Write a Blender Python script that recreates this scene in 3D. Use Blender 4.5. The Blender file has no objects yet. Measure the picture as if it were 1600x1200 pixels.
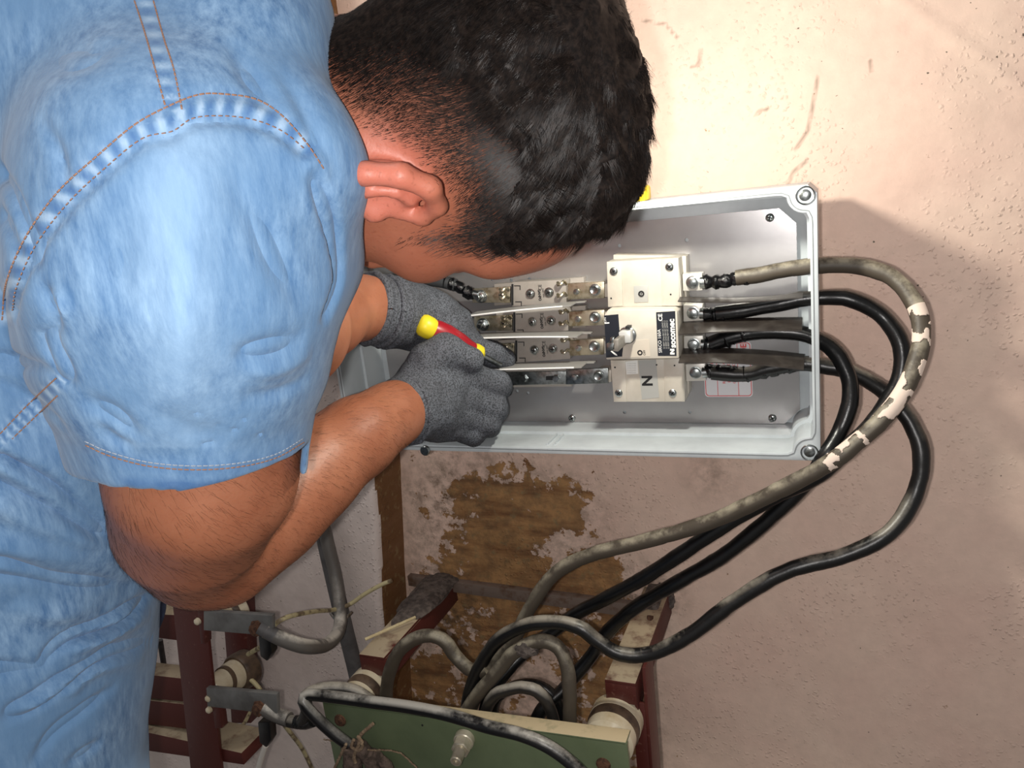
import bpy, bmesh, math, random
import numpy as np
from mathutils import Vector, Matrix, Quaternion
from mathutils.bvhtree import BVHTree
random.seed(7); rng = np.random.default_rng(7)
sc = bpy.context.scene
COL = sc.collection

# ------------------------------------------------------------------ camera
F = 1200.0                     # focal length in pixels of the 1600x1200 frame
EYE = np.array([0.0, -1.0, 1.5])
def _n(v): v = np.array(v, float); return v / np.linalg.norm(v)
_dv = _n([547, 4900, F]); _dl = _n([-2900, 35, F]); _dl = _n(_dl - _dl.dot(_dv) * _dv)
_X = -_dl; _Z = -_dv; _Y = np.cross(_Z, _X)
RW = np.stack([_X, _Y, _Z])    # camera (right, down, forward) -> world
cam_data = bpy.data.cameras.new('camera'); cam = bpy.data.objects.new('camera', cam_data); COL.objects.link(cam)
cam_data.sensor_width = 36; cam_data.lens = 36 * F / 1600; cam_data.clip_start = 0.02
_r = RW @ np.array([1, 0, 0]); _u = RW @ np.array([0, -1, 0]); _b = RW @ np.array([0, 0, -1])
cam.matrix_world = Matrix(((_r[0], _u[0], _b[0], EYE[0]), (_r[1], _u[1], _b[1], EYE[1]), (_r[2], _u[2], _b[2], EYE[2]), (0, 0, 0, 1)))
sc.camera = cam
def ray(px, py): return RW @ np.array([(px - 800) / F, (py - 600) / F, 1.0])
def P(px, py, y=0.0):          # point of the vertical plane Y = y seen at a pixel
    r = ray(px, py); return Vector(EYE + r * ((y - EYE[1]) / r[1]))
def D(px, py, d):              # point at depth d along the viewing axis
    return EYE + ray(px, py) * d
def proj(p):                   # world points (N,3) -> pixels (N,2), depth
    q = (np.asarray(p) - EYE) @ RW
    return np.stack([800 + F * q[..., 0] / q[..., 2], 600 + F * q[..., 1] / q[..., 2]], -1), q[..., 2]

# ------------------------------------------------------------------ light
w = bpy.data.worlds.new('world'); sc.world = w; w.use_nodes = True
w.node_tree.nodes['Background'].inputs[0].default_value = (0.95, 0.93, 0.92, 1)
w.node_tree.nodes['Background'].inputs[1].default_value = 0.18
def lamp(name, kind, loc, power, col, size, target=None):
    l = bpy.data.lights.new(name, kind); l.energy = power; l.color = col
    o = bpy.data.objects.new(name, l); COL.objects.link(o); o.location = loc
    if kind == 'AREA': l.shape = 'DISK'; l.size = size
    else: l.shadow_soft_size = size
    if target is not None: o.rotation_euler = (Vector(target) - Vector(loc)).to_track_quat('-Z', 'Y').to_euler()
    return o
lamp('work_light', 'POINT', P(1006, 178, -0.33), 3.7, (1.0, 0.97, 0.85), 0.012)
lamp('camera_flash', 'POINT', EYE + RW @ np.array([-0.024, 0.008, -0.005]), 9.0, (1.0, 0.96, 0.93), 0.006)
lamp('ceiling_light', 'AREA', (-0.7, -0.75, 2.6), 3.5, (1.0, 0.97, 0.95), 0.9, (-0.4, -0.3, 1.0))
sc.view_settings.view_transform = 'Standard'; sc.view_settings.look = 'None'
sc.view_settings.gamma = 1; sc.view_settings.use_curve_mapping = False
sc.view_settings.exposure = 0.38

# ------------------------------------------------------------------ helpers
def tag(o, label=None, cat=None, group=None, kind=None):
    if label: o['label'] = label
    if cat: o['category'] = cat
    if group: o['group'] = group
    if kind: o['kind'] = kind
    return o
def empty(name, loc, label, cat, group=None):
    o = bpy.data.objects.new(name, None); COL.objects.link(o); o.location = loc; o.empty_display_size = 0.02
    return tag(o, label, cat, group)
def link(name, me, m, parent=None, smooth=True):
    o = bpy.data.objects.new(name, me); COL.objects.link(o)
    if m: me.materials.append(m)
    if smooth:
        me.shade_smooth()
        try: me.set_sharp_from_angle(angle=math.radians(40))
        except Exception: pass
    if parent is not None:
        o.parent = parent; o.matrix_parent_inverse = Matrix.Translation(-Vector(parent.location))
    return o
def hexc(r, g, b):
    f = lambda c: (c / 255 / 12.92) if c / 255 <= 0.04045 else ((c / 255 + 0.055) / 1.055) ** 2.4
    return (f(r), f(g), f(b), 1)
class NT:
    def __init__(s, name):
        s.m = bpy.data.materials.new(name); s.m.use_nodes = True; s.t = s.m.node_tree; s.b = s.t.nodes['Principled BSDF']
    def n(s, typ, **kw):
        x = s.t.nodes.new(typ)
        for k, v in kw.items():
            if isinstance(k, str) and hasattr(x, k): setattr(x, k, v)
        return x
    def l(s, a, b): s.t.links.new(a, b)
    def noise(s, scale, detail=5, rough=0.6, vec=None, dist=0):
        x = s.n('ShaderNodeTexNoise'); x.inputs['Scale'].default_value = scale; x.inputs['Detail'].default_value = detail
        x.inputs['Roughness'].default_value = rough; x.inputs['Distortion'].default_value = dist
        if vec is None: vec = s.coord()
        s.l(vec, x.inputs['Vector']); return x.outputs['Fac']
    def coord(s):
        if not hasattr(s, 'tc'): s.tc = s.n('ShaderNodeNewGeometry').outputs['Position']
        return s.tc
    def map(s, scale=(1, 1, 1), rot=(0, 0, 0), vec=None):
        x = s.n('ShaderNodeMapping'); x.inputs['Scale'].default_value = scale; x.inputs['Rotation'].default_value = rot
        s.l(vec or s.coord(), x.inputs['Vector']); return x.outputs['Vector']
    def ramp(s, fac, a, b, ca=(0, 0, 0, 1), cb=(1, 1, 1, 1)):
        x = s.n('ShaderNodeValToRGB'); x.color_ramp.elements[0].position = a; x.color_ramp.elements[1].position = b
        x.color_ramp.elements[0].color = ca; x.color_ramp.elements[1].color = cb; s.l(fac, x.inputs['Fac']); return x.outputs['Color']
    def mix(s, fac, a, b, mode='MIX'):
        x = s.n('ShaderNodeMix'); x.data_type = 'RGBA'; x.blend_type = mode
        for v, i in ((fac, 0), (a, 6), (b, 7)):
            if isinstance(v, (int, float)): x.inputs[i].default_value = v
            elif isinstance(v, tuple): x.inputs[i].default_value = v
            else: s.l(v, x.inputs[i])
        return x.outputs[2]
    def math(s, op, a, b=0.0):
        x = s.n('ShaderNodeMath'); x.operation = op
        for v, i in ((a, 0), (b, 1)):
            if isinstance(v, (int, float)): x.inputs[i].default_value = v
            else: s.l(v, x.inputs[i])
        return x.outputs[0]
    def attr(s, name):
        x = s.n('ShaderNodeAttribute'); x.attribute_name = name; return x.outputs['Fac']
    def bump(s, h, strength=0.3, dist=0.002):
        x = s.n('ShaderNodeBump'); x.inputs['Strength'].default_value = strength; x.inputs['Distance'].default_value = dist
        s.l(h, x.inputs['Height'])
        if s.b.inputs['Normal'].links: s.l(s.b.inputs['Normal'].links[0].from_socket, x.inputs['Normal'])
        s.l(x.outputs['Normal'], s.b.inputs['Normal'])
    def col(s, c):
        if isinstance(c, tuple): s.b.inputs['Base Color'].default_value = c
        else: s.l(c, s.b.inputs['Base Color'])
def mat(name, c, rough=0.5, metal=0.0, c2=None, scale=60, lo=0.45, hi=0.65, bump=0.0, bscale=200, bdist=0.001, spec=0.5):
    t = NT(name); t.b.inputs['Roughness'].default_value = rough; t.b.inputs['Metallic'].default_value = metal
    t.b.inputs['Specular IOR Level'].default_value = spec
    if c2: t.col(t.mix(t.ramp(t.noise(scale), lo, hi), c, c2))
    else: t.col(c)
    if bump: t.bump(t.noise(bscale), bump, bdist)
    return t.m

# geometry builders -------------------------------------------------
class MB:
    def __init__(s): s.v = []; s.f = []
    def add(s, v, f):
        o = len(s.v); s.v += [tuple(map(float, p)) for p in v]; s.f += [tuple(i + o for i in q) for q in f]; return s
    def box(s, x0, x1, y0, y1, z0, z1):
        return s.hexa([(x0, y0, z0), (x1, y0, z0), (x1, y0, z1), (x0, y0, z1)], [(x0, y1, z0), (x1, y1, z0), (x1, y1, z1), (x0, y1, z1)])
    def hexa(s, a, b):
        n = len(a); f = [tuple(range(n)), tuple(range(2 * n - 1, n - 1, -1))] + [(i, i + n, (i + 1) % n + n, (i + 1) % n) for i in range(n)]
        return s.add(list(a) + list(b), f)
    def px(s, pts, y0, y1):      # polygon seen at pixels on plane y0, extruded straight back to y1
        a = [P(u, v, y0) for u, v in pts]; return s.hexa(a, [(p.x, y1, p.z) for p in a])
    def cyl(s, a, b, r, r2=None, n=20, cap=True):
        return s.tube([a, b], [r, r if r2 is None else r2], n, cap)
    def tube(s, pts, rad, n=14, cap=True, flat=1.0):
        pts = [Vector(p) for p in pts]; m = len(pts)
        if isinstance(rad, (int, float)): rad = [rad] * m
        tn = [(pts[min(i + 1, m - 1)] - pts[max(i - 1, 0)]).normalized() for i in range(m)]
        up = Vector((0, 0, 1)) if abs(tn[0].z) < 0.9 else Vector((0, 1, 0))
        u = tn[0].cross(up).normalized(); V = []
        for i in range(m):
            if i: 
                q = tn[i - 1].rotation_difference(tn[i]); u = (q @ u); u = (u - tn[i] * u.dot(tn[i])).normalized()
            w_ = tn[i].cross(u)
            for k in range(n):
                a = 2 * math.pi * k / n; V.append(pts[i] + (u * math.cos(a) + w_ * math.sin(a) * flat) * rad[i])
        Fc = [(i * n + k, i * n + (k + 1) % n, (i + 1) * n + (k + 1) % n, (i + 1) * n + k) for i in range(m - 1) for k in range(n)]
        if cap: Fc += [tuple(range(n - 1, -1, -1)), tuple(range((m - 1) * n, m * n))]
        return s.add(V, Fc)
    def lathe(s, c, ax, prof, n=32):   # prof: (along axis, radius)
        c = Vector(c); ax = Vector(ax).normalized(); up = Vector((0, 0, 1)) if abs(ax.z) < 0.9 else Vector((0, 1, 0))
        u = ax.cross(up).normalized(); w_ = ax.cross(u); m = len(prof)
        V = [c + ax * t + (u * math.cos(2 * math.pi * k / n) + w_ * math.sin(2 * math.pi * k / n)) * max(r, 1e-5) for t, r in prof for k in range(n)]
        Fc = [(i * n + k, i * n + (k + 1) % n, (i + 1) * n + (k + 1) % n, (i + 1) * n + k) for i in range(m - 1) for k in range(n)]
        Fc += [tuple(range(n - 1, -1, -1)), tuple(range((m - 1) * n, m * n))]
        return s.add(V, Fc)
    def build(s, name, m, parent=None, bevel=0.0, smooth=True, seg=2):
        me = bpy.data.meshes.new(name); me.from_pydata(s.v, [], s.f); me.update()
        bm = bmesh.new(); bm.from_mesh(me); bmesh.ops.recalc_face_normals(bm, faces=bm.faces)
        if bevel:
            es = [e for e in bm.edges if len(e.link_faces) == 2 and e.calc_face_angle(0) > 0.5]
            bmesh.ops.bevel(bm, geom=es, offset=bevel, segments=seg, profile=0.5, affect='EDGES', clamp_overlap=True)
        bm.to_mesh(me); bm.free()
        return link(name, me, m, parent, smooth)
def spline(pts, step=0.006):
    p = [np.array(q, float) for q in pts]; p = [2 * p[0] - p[1]] + p + [2 * p[-1] - p[-2]]; out = []
    for i in range(1, len(p) - 2):
        n = max(2, int(np.linalg.norm(p[i + 1] - p[i]) / step))
        for k in range(n):
            t = k / n; a, b, c, d = p[i - 1:i + 3]
            out.append(0.5 * ((2 * b) + (c - a) * t + (2 * a - 5 * b + 4 * c - d) * t * t + (3 * b - 3 * c + d - a) * t ** 3))
    out.append(p[-2]); return out
def cable(pts, r, name, m, parent=None, n=14, step=0.006, wob=0.0):
    q = spline([tuple(P(*a[:3])) for a in pts], step)
    if wob: q = [a + rng.normal(0, wob, 3) for a in q]
    rad = [r * (1 + (0.03 * math.sin(i * 0.7) if wob else 0)) for i in range(len(q))]
    return MB().tube(q, rad, n).build(name, m, parent)
def curve2d(outer, holes, y0, y1, name, m, parent=None, bevel=0.0):
    # filled 2D outline (x,z) with holes, between y0 (front) and y1
    cu = bpy.data.curves.new(name, 'CURVE'); cu.dimensions = '2D'; cu.fill_mode = 'BOTH'
    for loop in [outer] + list(holes):
        sp = cu.splines.new('POLY'); sp.points.add(len(loop) - 1); sp.use_cyclic_u = True
        for q, (x, z) in zip(sp.points, loop): q.co = (x, z, 0, 1)
    cu.extrude = (y1 - y0) / 2 - bevel; cu.bevel_depth = bevel; cu.bevel_resolution = 1
    if bevel: cu.offset = -bevel
    o = bpy.data.objects.new(name, cu); COL.objects.link(o)
    me = bpy.data.meshes.new_from_object(o.evaluated_get(bpy.context.evaluated_depsgraph_get()))
    bpy.data.objects.remove(o); bpy.data.curves.remove(cu)
    me.transform(Matrix.Translation((0, (y0 + y1) / 2, 0)) @ Matrix.Rotation(math.pi / 2, 4, 'X')); me.name = name
    bm = bmesh.new(); bm.from_mesh(me); bmesh.ops.remove_doubles(bm, verts=bm.verts, dist=1e-5); bmesh.ops.recalc_face_normals(bm, faces=bm.faces); bm.to_mesh(me); bm.free()
    return link(name, me, m, parent)
def circ(c, r, n=24): return [(c[0] + r * math.cos(2 * math.pi * k / n), c[1] + r * math.sin(2 * math.pi * k / n)) for k in range(n)]
def text(s, px, py, y, h, name, m, parent, rot=90, sx=1.0, bold=0.0, align='CENTER'):
    cu = bpy.data.curves.new(name, 'FONT'); cu.body = s; cu.size = h; cu.extrude = 0.00012; cu.align_x = align; cu.align_y = 'CENTER'; cu.offset = bold; cu.resolution_u = 3
    o = bpy.data.objects.new(name, cu); COL.objects.link(o)
    me = bpy.data.meshes.new_from_object(o.evaluated_get(bpy.context.evaluated_depsgraph_get()))
    bpy.data.objects.remove(o); bpy.data.curves.remove(cu)
    p = P(px, py, y)
    me.transform(Matrix.Translation(p) @ Matrix.Rotation(math.pi / 2, 4, 'X') @ Matrix.Rotation(math.radians(rot), 4, 'Z') @ Matrix.Diagonal((sx, 1, 1, 1))); me.name = name
    return link(name, me, m, parent, smooth=False)

# value noise for geometry
_pt = rng.random((64, 64, 64)).astype(np.float32)
def vnoise(p):
    p = np.asarray(p, np.float64); i = np.floor(p).astype(int); f = p - i; f = f * f * (3 - 2 * f); r = 0
    for dx in (0, 1):
        for dy in (0, 1):
            for dz in (0, 1):
                wt = (f[:, 0] if dx else 1 - f[:, 0]) * (f[:, 1] if dy else 1 - f[:, 1]) * (f[:, 2] if dz else 1 - f[:, 2])
                r = r + wt * _pt[(i[:, 0] + dx) % 64, (i[:, 1] + dy) % 64, (i[:, 2] + dz) % 64]
    return r * 2 - 1
def seg_dist(p, line):          # p (N,2|3), polyline -> distance
    best = np.full(len(p), 1e9)
    for a, b in zip(line[:-1], line[1:]):
        a = np.array(a); b = np.array(b); ab = b - a; t = np.clip(((p - a) @ ab) / (ab @ ab + 1e-12), 0, 1)
        best = np.minimum(best, np.linalg.norm(p - (a + t[:, None] * ab), axis=1))
    return best
def inpoly(p, poly):
    x, y = p[:, 0], p[:, 1]; r = np.zeros(len(p), bool); n = len(poly)
    for i in range(n):
        x0, y0 = poly[i]; x1, y1 = poly[(i + 1) % n]
        if y0 == y1: continue
        c = ((y0 > y) != (y1 > y)) & (x < (x1 - x0) * (y - y0) / (y1 - y0) + x0); r ^= c
    return r
def sdpoly(p, poly):            # signed distance, positive inside
    d = seg_dist(p, list(poly) + [poly[0]]); return np.where(inpoly(p, poly), d, -d)
def sstep(x, a, b): t = np.clip((x - a) / (b - a), 0, 1); return t * t * (3 - 2 * t)
def setattr_f(me, name, vals):
    a = me.attributes.new(name, 'FLOAT', 'POINT'); a.data.foreach_set('value', np.asarray(vals, np.float32))
# ------------------------------------------------------------------ the setting
def wall_material(name, base, base2, peel1, peel2):
    t = NT(name); t.b.inputs['Roughness'].default_value = 0.62; t.b.inputs['Specular IOR Level'].default_value = 0.3
    big = t.ramp(t.noise(5, 4), 0.35, 0.7); c = t.mix(big, base, base2)
    fine = t.ramp(t.noise(55, 6), 0.3, 0.75, (0.93, 0.93, 0.93, 1), (1.04, 1.04, 1.04, 1)); c = t.mix(1.0, c, fine, 'MULTIPLY')
    specks = t.ramp(t.noise(130, 2), 0.735, 0.76); c = t.mix(specks, c, hexc(120, 105, 92))
    # peeled plaster
    m = t.math('ADD', t.attr('peel'), t.math('MULTIPLY', t.math('SUBTRACT', t.noise(32, 9, 0.68), 0.5), 2.6))
    pm = t.ramp(m, 0.5, 0.53)
    str_ = t.noise(9, 7, 0.65, t.map((1, 1, 5)))
    pc = t.mix(t.ramp(str_, 0.36, 0.56), peel1, peel2)
    pc = t.mix(t.ramp(t.noise(70, 6), 0.55, 0.7), pc, hexc(150, 128, 92))
    c = t.mix(pm, c, pc)
    # soot and damp around it
    c = t.mix(t.math('MULTIPLY', t.attr('grime'), t.ramp(t.noise(45, 8, 0.7), 0.42, 0.62)), c, hexc(96, 78, 60))
    # cracks
    ck = t.ramp(t.math('ADD', t.attr('crack'), t.math('MULTIPLY', t.noise(120, 4), 0.0009)), 0.0008, 0.0014, (1, 1, 1, 1), (0, 0, 0, 1))
    c = t.mix(t.math('MULTIPLY', ck, 0.8), c, hexc(110, 95, 80)); t.col(c)
    t.bump(t.math('SUBTRACT', 1.0, pm), 0.5, 0.0022)
    t.bump(ck, -0.5, 0.001)
    blobs = t.n('ShaderNodeTexVoronoi'); blobs.inputs['Scale'].default_value = 150; wv_ = t.n('ShaderNodeVectorMath'); wv_.operation = 'MULTIPLY_ADD'; nn_ = t.n('ShaderNodeTexNoise'); nn_.inputs['Scale'].default_value = 140; t.l(t.coord(), nn_.inputs['Vector']); t.l(nn_.outputs['Color'], wv_.inputs[0]); wv_.inputs[1].default_value = (.008, .008, .008); t.l(t.coord(), wv_.inputs[2]); t.l(wv_.outputs[0], blobs.inputs['Vector'])
    bl = t.math('MULTIPLY', t.ramp(blobs.outputs['Distance'], 0.0, 0.36, (1, 1, 1, 1), (0, 0, 0, 1)), t.ramp(t.noise(9, 4), 0.44, 0.60))
    t.bump(bl, 0.7, 0.0020)
    t.bump(t.noise(26, 8, 0.55), 0.45, 0.004)
    t.bump(t.noise(240, 3), 0.12, 0.0008)
    return t.m
M_wall = wall_material('plaster_cream_pink', hexc(238, 205, 188), hexc(240, 213, 194), hexc(130, 90, 60), hexc(184, 140, 94))
M_pier = wall_material('plaster_white', hexc(226, 212, 205), hexc(214, 198, 190), hexc(128, 92, 62), hexc(120, 84, 52))

def wall_grid(name, xs, zs, yfun, m, xfun=None):
    X, Z = np.meshgrid(xs, zs); sh = X.shape; X = X.ravel(); Z = Z.ravel()
    Y = yfun(X, Z); Xo = X if xfun is None else xfun(X, Z)
    n0, n1 = sh; idx = np.arange(n0 * n1).reshape(sh)
    f = np.stack([idx[:-1, :-1], idx[:-1, 1:], idx[1:, 1:], idx[1:, :-1]], -1).reshape(-1, 4)
    me = bpy.data.meshes.new(name); V = np.stack([Xo, Y, Z], 1)
    me.from_pydata(V.tolist(), [], f.tolist()); me.update()
    o = link(name, me, m); tag(o, kind='structure'); return o, V
def pxz(l): return [np.array([P(u, v, 0).x, P(u, v, 0).z]) for u, v in l]
ridge = pxz([(1370, -30), (1450, 32), (1530, 88), (1600, 142), (1700, 215)])
rn = _n(np.array([ridge[-1][1] - ridge[0][1], -(ridge[-1][0] - ridge[0][0])])); rn = rn if rn[0] > 0 else -rn
def back_y(X, Z):
    p = np.stack([X, Z], 1); s = (p - ridge[1]) @ rn; d = seg_dist(p, ridge)
    y = -0.10 * np.maximum(s, 0) - 0.0035 * np.exp(-(d / 0.006) ** 2)
    q = np.stack([X, Z, 0 * X], 1)
    y += 0.0022 * vnoise(q * 9) + 0.0009 * vnoise(q * 31)
    # hacked plaster edge behind the bracket and left of the patch
    return y
xs = np.arange(-0.70, 1.15, 0.005); zs = np.arange(0.0, 2.40, 0.006)
wb, V = wall_grid('wall_back', xs, zs, back_y, M_wall)
pp, _ = proj(V)
patch = [(636, 800), (640, 770), (700, 745), (760, 722), (840, 735), (900, 760), (925, 800), (940, 860), (965, 880), (968, 925), (1000, 960), (1000, 1110), (1020, 1160), (1030, 1300), (600, 1300), (640, 1000), (640, 900)]
pd = sdpoly(pp, patch)
blob = lambda c, r: np.clip(1 - np.linalg.norm(pp - np.array(c), axis=1) / r, 0, 1)
peel = 0.45 * sstep(pd, -26, 34) + 0.12 * sstep(pd, 0, 60) + 0.05
peel += 0.25 * blob((800, 800), 130) + 0.35 * blob((790, 890), 130) + 0.4 * blob((920, 905), 50) - 0.75 * blob((868, 858), 46) + 0.6 * blob((938, 890), 62) + 0.35 * blob((895, 770), 60) + 0.4 * blob((978, 1040), 55) + 0.3 * blob((975, 950), 50) - 0.45 * blob((680, 830), 70) + 0.1 * blob((640, 880), 60)
peel -= 0.35 * blob((840, 1060), 70) + 0.35 * blob((670, 960), 60) + 0.3 * blob((790, 1110), 100); peel += 0.4 * blob((650, 1060), 60)
peel = np.where(pd < -60, 0, peel)
setattr_f(wb.data, 'peel', peel)
setattr_f(wb.data, 'grime', np.clip(sstep(pd, -70, 30) * 0.5 + 0.9 * blob((1020, 935), 70) + 0.5 * blob((1110, 740), 60) + 0.4 * blob((700, 740), 90) + 0.6 * blob((700, 950), 80), 0, 1))
cr = [[(1278, 120), (1270, 165), (1262, 205), (1242, 235)], [(1262, 250), (1240, 268), (1230, 290)], [(1000, 30), (1015, 34), (1040, 38), (1060, 60)], [(1095, 75), (1093, 100), (1080, 104)], [(1180, 180), (1190, 170), (1200, 171)], [(1360, 95), (1362, 112)]]
cd = np.full(len(pp), 1.0)
for c in cr: cd = np.minimum(cd, seg_dist(V[:, [0, 2]], pxz(c)))
setattr_f(wb.data, 'crack', np.minimum(cd, 0.05))

# left pier: front face, rounded corner, painted brown return
def pier_x(z): return np.where(z > 1.17, -0.628, -0.628 - 0.115 * (1.17 - z))
us = np.concatenate([np.linspace(-1.9, -0.012, 300), np.linspace(0, 1, 7), np.linspace(1.02, 1.5, 12)])
def pier_build():
    U, Z = np.meshgrid(us, zs); sh = U.shape; U = U.ravel(); Z = Z.ravel(); cx = pier_x(Z); r = 0.012
    fr = U < 0; arc = (U >= 0) & (U <= 1); X = np.where(fr, cx + U, 0); Y = np.where(fr, -0.08, 0.0)
    a = U * math.pi / 2; X = np.where(arc, cx - r + r * np.sin(a), X); Y = np.where(arc, -0.08 + r - r * np.cos(a), Y)
    X = np.where(U > 1, cx, X); Y = np.where(U > 1, -0.08 + r + (U - 1) * 0.16, Y)
    q = np.stack([X, Z, Y], 1); w_ = 0.002 * vnoise(q * 8) + 0.001 * vnoise(q * 30)
    Y = Y + w_; X = X + 0.6 * w_ * (U > 0)
    n0, n1 = sh; idx = np.arange(n0 * n1).reshape(sh)
    f = np.stack([idx[:-1, :-1], idx[:-1, 1:], idx[1:, 1:], idx[1:, :-1]], -1).reshape(-1, 4)
    me = bpy.data.meshes.new('wall_left'); me.from_pydata(np.stack([X, Y, Z], 1).tolist(), [], f.tolist()); me.update()
    o = link('wall_left', me, M_pier); tag(o, kind='structure')
    q = vnoise(np.stack([Z * 30, Z * 0, Z * 0], 1)) * 0.15
    setattr_f(me, 'peel', np.where(U > 0.75 + q, 2.2, -2)); setattr_f(me, 'crack', 0 * Z + 0.05)
    g = np.stack([X, Z], 1); P1 = P(375, 1160, -0.08); setattr_f(me, 'grime', np.clip(1 - np.linalg.norm(g - np.array([P1.x, P1.z]), axis=1) / 0.06, 0, 1) * 0.9)
pier_build()
tag(MB().box(-1.9, 1.15, -2.2, 0.0, -0.06, 0.0).build('floor', mat('concrete_floor', hexc(150, 144, 138), 0.8, 0, hexc(120, 115, 110), 8), None), kind='structure')

# ------------------------------------------------------------------ materials
M_abs = mat('enclosure_grey_plastic', hexc(196, 203, 206), 0.38, 0, hexc(178, 184, 188), 18, 0.4, 0.7)
M_gasket = mat('gasket_grey', hexc(120, 124, 126), 0.6)
M_plate = mat('galvanised_plate', hexc(176, 174, 174), 0.27, 0.6, hexc(162, 160, 160), 14, 0.35, 0.7, 0.05, 300, 0.0004)
M_zinc = mat('zinc_steel', hexc(190, 195, 195), 0.28, 1.0, hexc(130, 135, 132), 160, 0.4, 0.65, 0.25, 260, 0.0005)
M_brass = mat('tinned_brass', hexc(192, 184, 164), 0.35, 0.85, hexc(148, 136, 108), 130, 0.45, 0.65, 0.2, 220, 0.0004)
M_dark = mat('dark_recess', hexc(28, 28, 30), 0.7)
M_beige = mat('switch_beige_plastic', hexc(200, 193, 181), 0.42, 0, hexc(190, 183, 170), 30)
M_fuse = mat('fuse_base_grey', hexc(160, 153, 146), 0.5, 0, hexc(148, 142, 135), 40)
M_black = mat('label_black', hexc(24, 28, 38), 0.45)
M_white = mat('print_white', hexc(232, 232, 228), 0.5)
M_ink = mat('print_black', hexc(20, 20, 22), 0.5)
M_red = mat('print_red', hexc(205, 70, 70), 0.5)
M_pad = mat('label_grey', hexc(168, 168, 164), 0.5)
M_rubber = mat('black_rubber', hexc(20, 20, 21), 0.36, 0, hexc(44, 42, 40), 60, 0.5, 0.75, 0.25, 120, 0.0006)
M_tape = mat('black_tape', hexc(12, 12, 14), 0.22, 0, None, bump=0.7, bscale=160, bdist=0.002)
M_lightgrey = mat('light_grey_film', hexc(150, 147, 143), 0.3, 0)
M_rust = mat('rusty_bolt', hexc(105, 72, 52), 0.85, 0.1, hexc(66, 42, 30), 220, 0.4, 0.6, 0.8, 300, 0.001)
def dusty(name, base, dust, up=0.35, sc_=45, rough=0.55, lo=0.42, hi=0.62):
    # dust, on some things painted light, lies on surfaces that face upwards
    t = NT(name); t.b.inputs['Roughness'].default_value = rough
    g = t.n('ShaderNodeNewGeometry'); s = t.n('ShaderNodeSeparateXYZ'); t.l(g.outputs['Normal'], s.inputs[0])
    m = t.math('MULTIPLY', t.ramp(s.outputs['Z'], up, up + 0.5), t.ramp(t.noise(sc_, 7, 0.65), lo, hi))
    t.col(t.mix(m, base, dust)); t.bump(t.noise(150, 5), 0.3, 0.0008); return t.m
M_cable_old = dusty('old_grey_cable', hexc(74, 66, 56), hexc(150, 142, 124), 0.1)
M_cable_dust = dusty('black_cable_dusty', hexc(36, 33, 31), hexc(165, 158, 146), 0.3, 40, 0.45, 0.3, 0.55)
M_cable_blk = dusty('black_cable', hexc(14, 14, 15), hexc(70, 66, 62), 0.5, 60, 0.3)
M_conduit = mat('grey_conduit', hexc(92, 90, 90), 0.6, 0, hexc(72, 70, 70), 40)
M_redox = dusty('red_oxide_paint', hexc(84, 34, 28), hexc(176, 160, 134), 0.55, 30, 0.6, 0.3, 0.5)
M_redox2 = mat('red_oxide_speckled', hexc(84, 36, 31), 0.42, 0, hexc(112, 72, 62), 170, 0.62, 0.7, 0.35, 90, 0.001)
M_green = mat('green_panel_paint', hexc(104, 116, 86), 0.45, 0, hexc(92, 104, 76), 20, 0.35, 0.7)
M_greentop = dusty('green_panel_lit_edge', hexc(104, 116, 86), hexc(205, 186, 150), 0.5, 25, 0.6, 0.2, 0.45)  # cream on the upper faces paints in the light falling on the flange
M_porc = mat('porcelain_cream', hexc(214, 202, 176), 0.25, 0, hexc(190, 172, 138), 30, 0.45, 0.7)
M_porcb = mat('porcelain_brown_band', hexc(96, 78, 62), 0.4, 0, hexc(64, 52, 44), 60)
M_bar = mat('busbar_grey_steel', hexc(128, 128, 126), 0.45, 0.35, hexc(104, 102, 100), 30, 0.4, 0.65, 0.1, 150)
M_wire = mat('yellowed_wire', hexc(196, 184, 142), 0.5, 0, hexc(120, 104, 80), 45, 0.48, 0.56)
M_cement = mat('cement_grey', hexc(104, 94, 88), 0.9, 0, hexc(70, 62, 58), 90, 0.4, 0.6, 1.0, 120, 0.004)
M_oldiron = mat('old_painted_iron', hexc(122, 106, 96), 0.7, 0, hexc(98, 72, 54), 60, 0.5, 0.7, 0.4, 120, 0.001)

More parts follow.
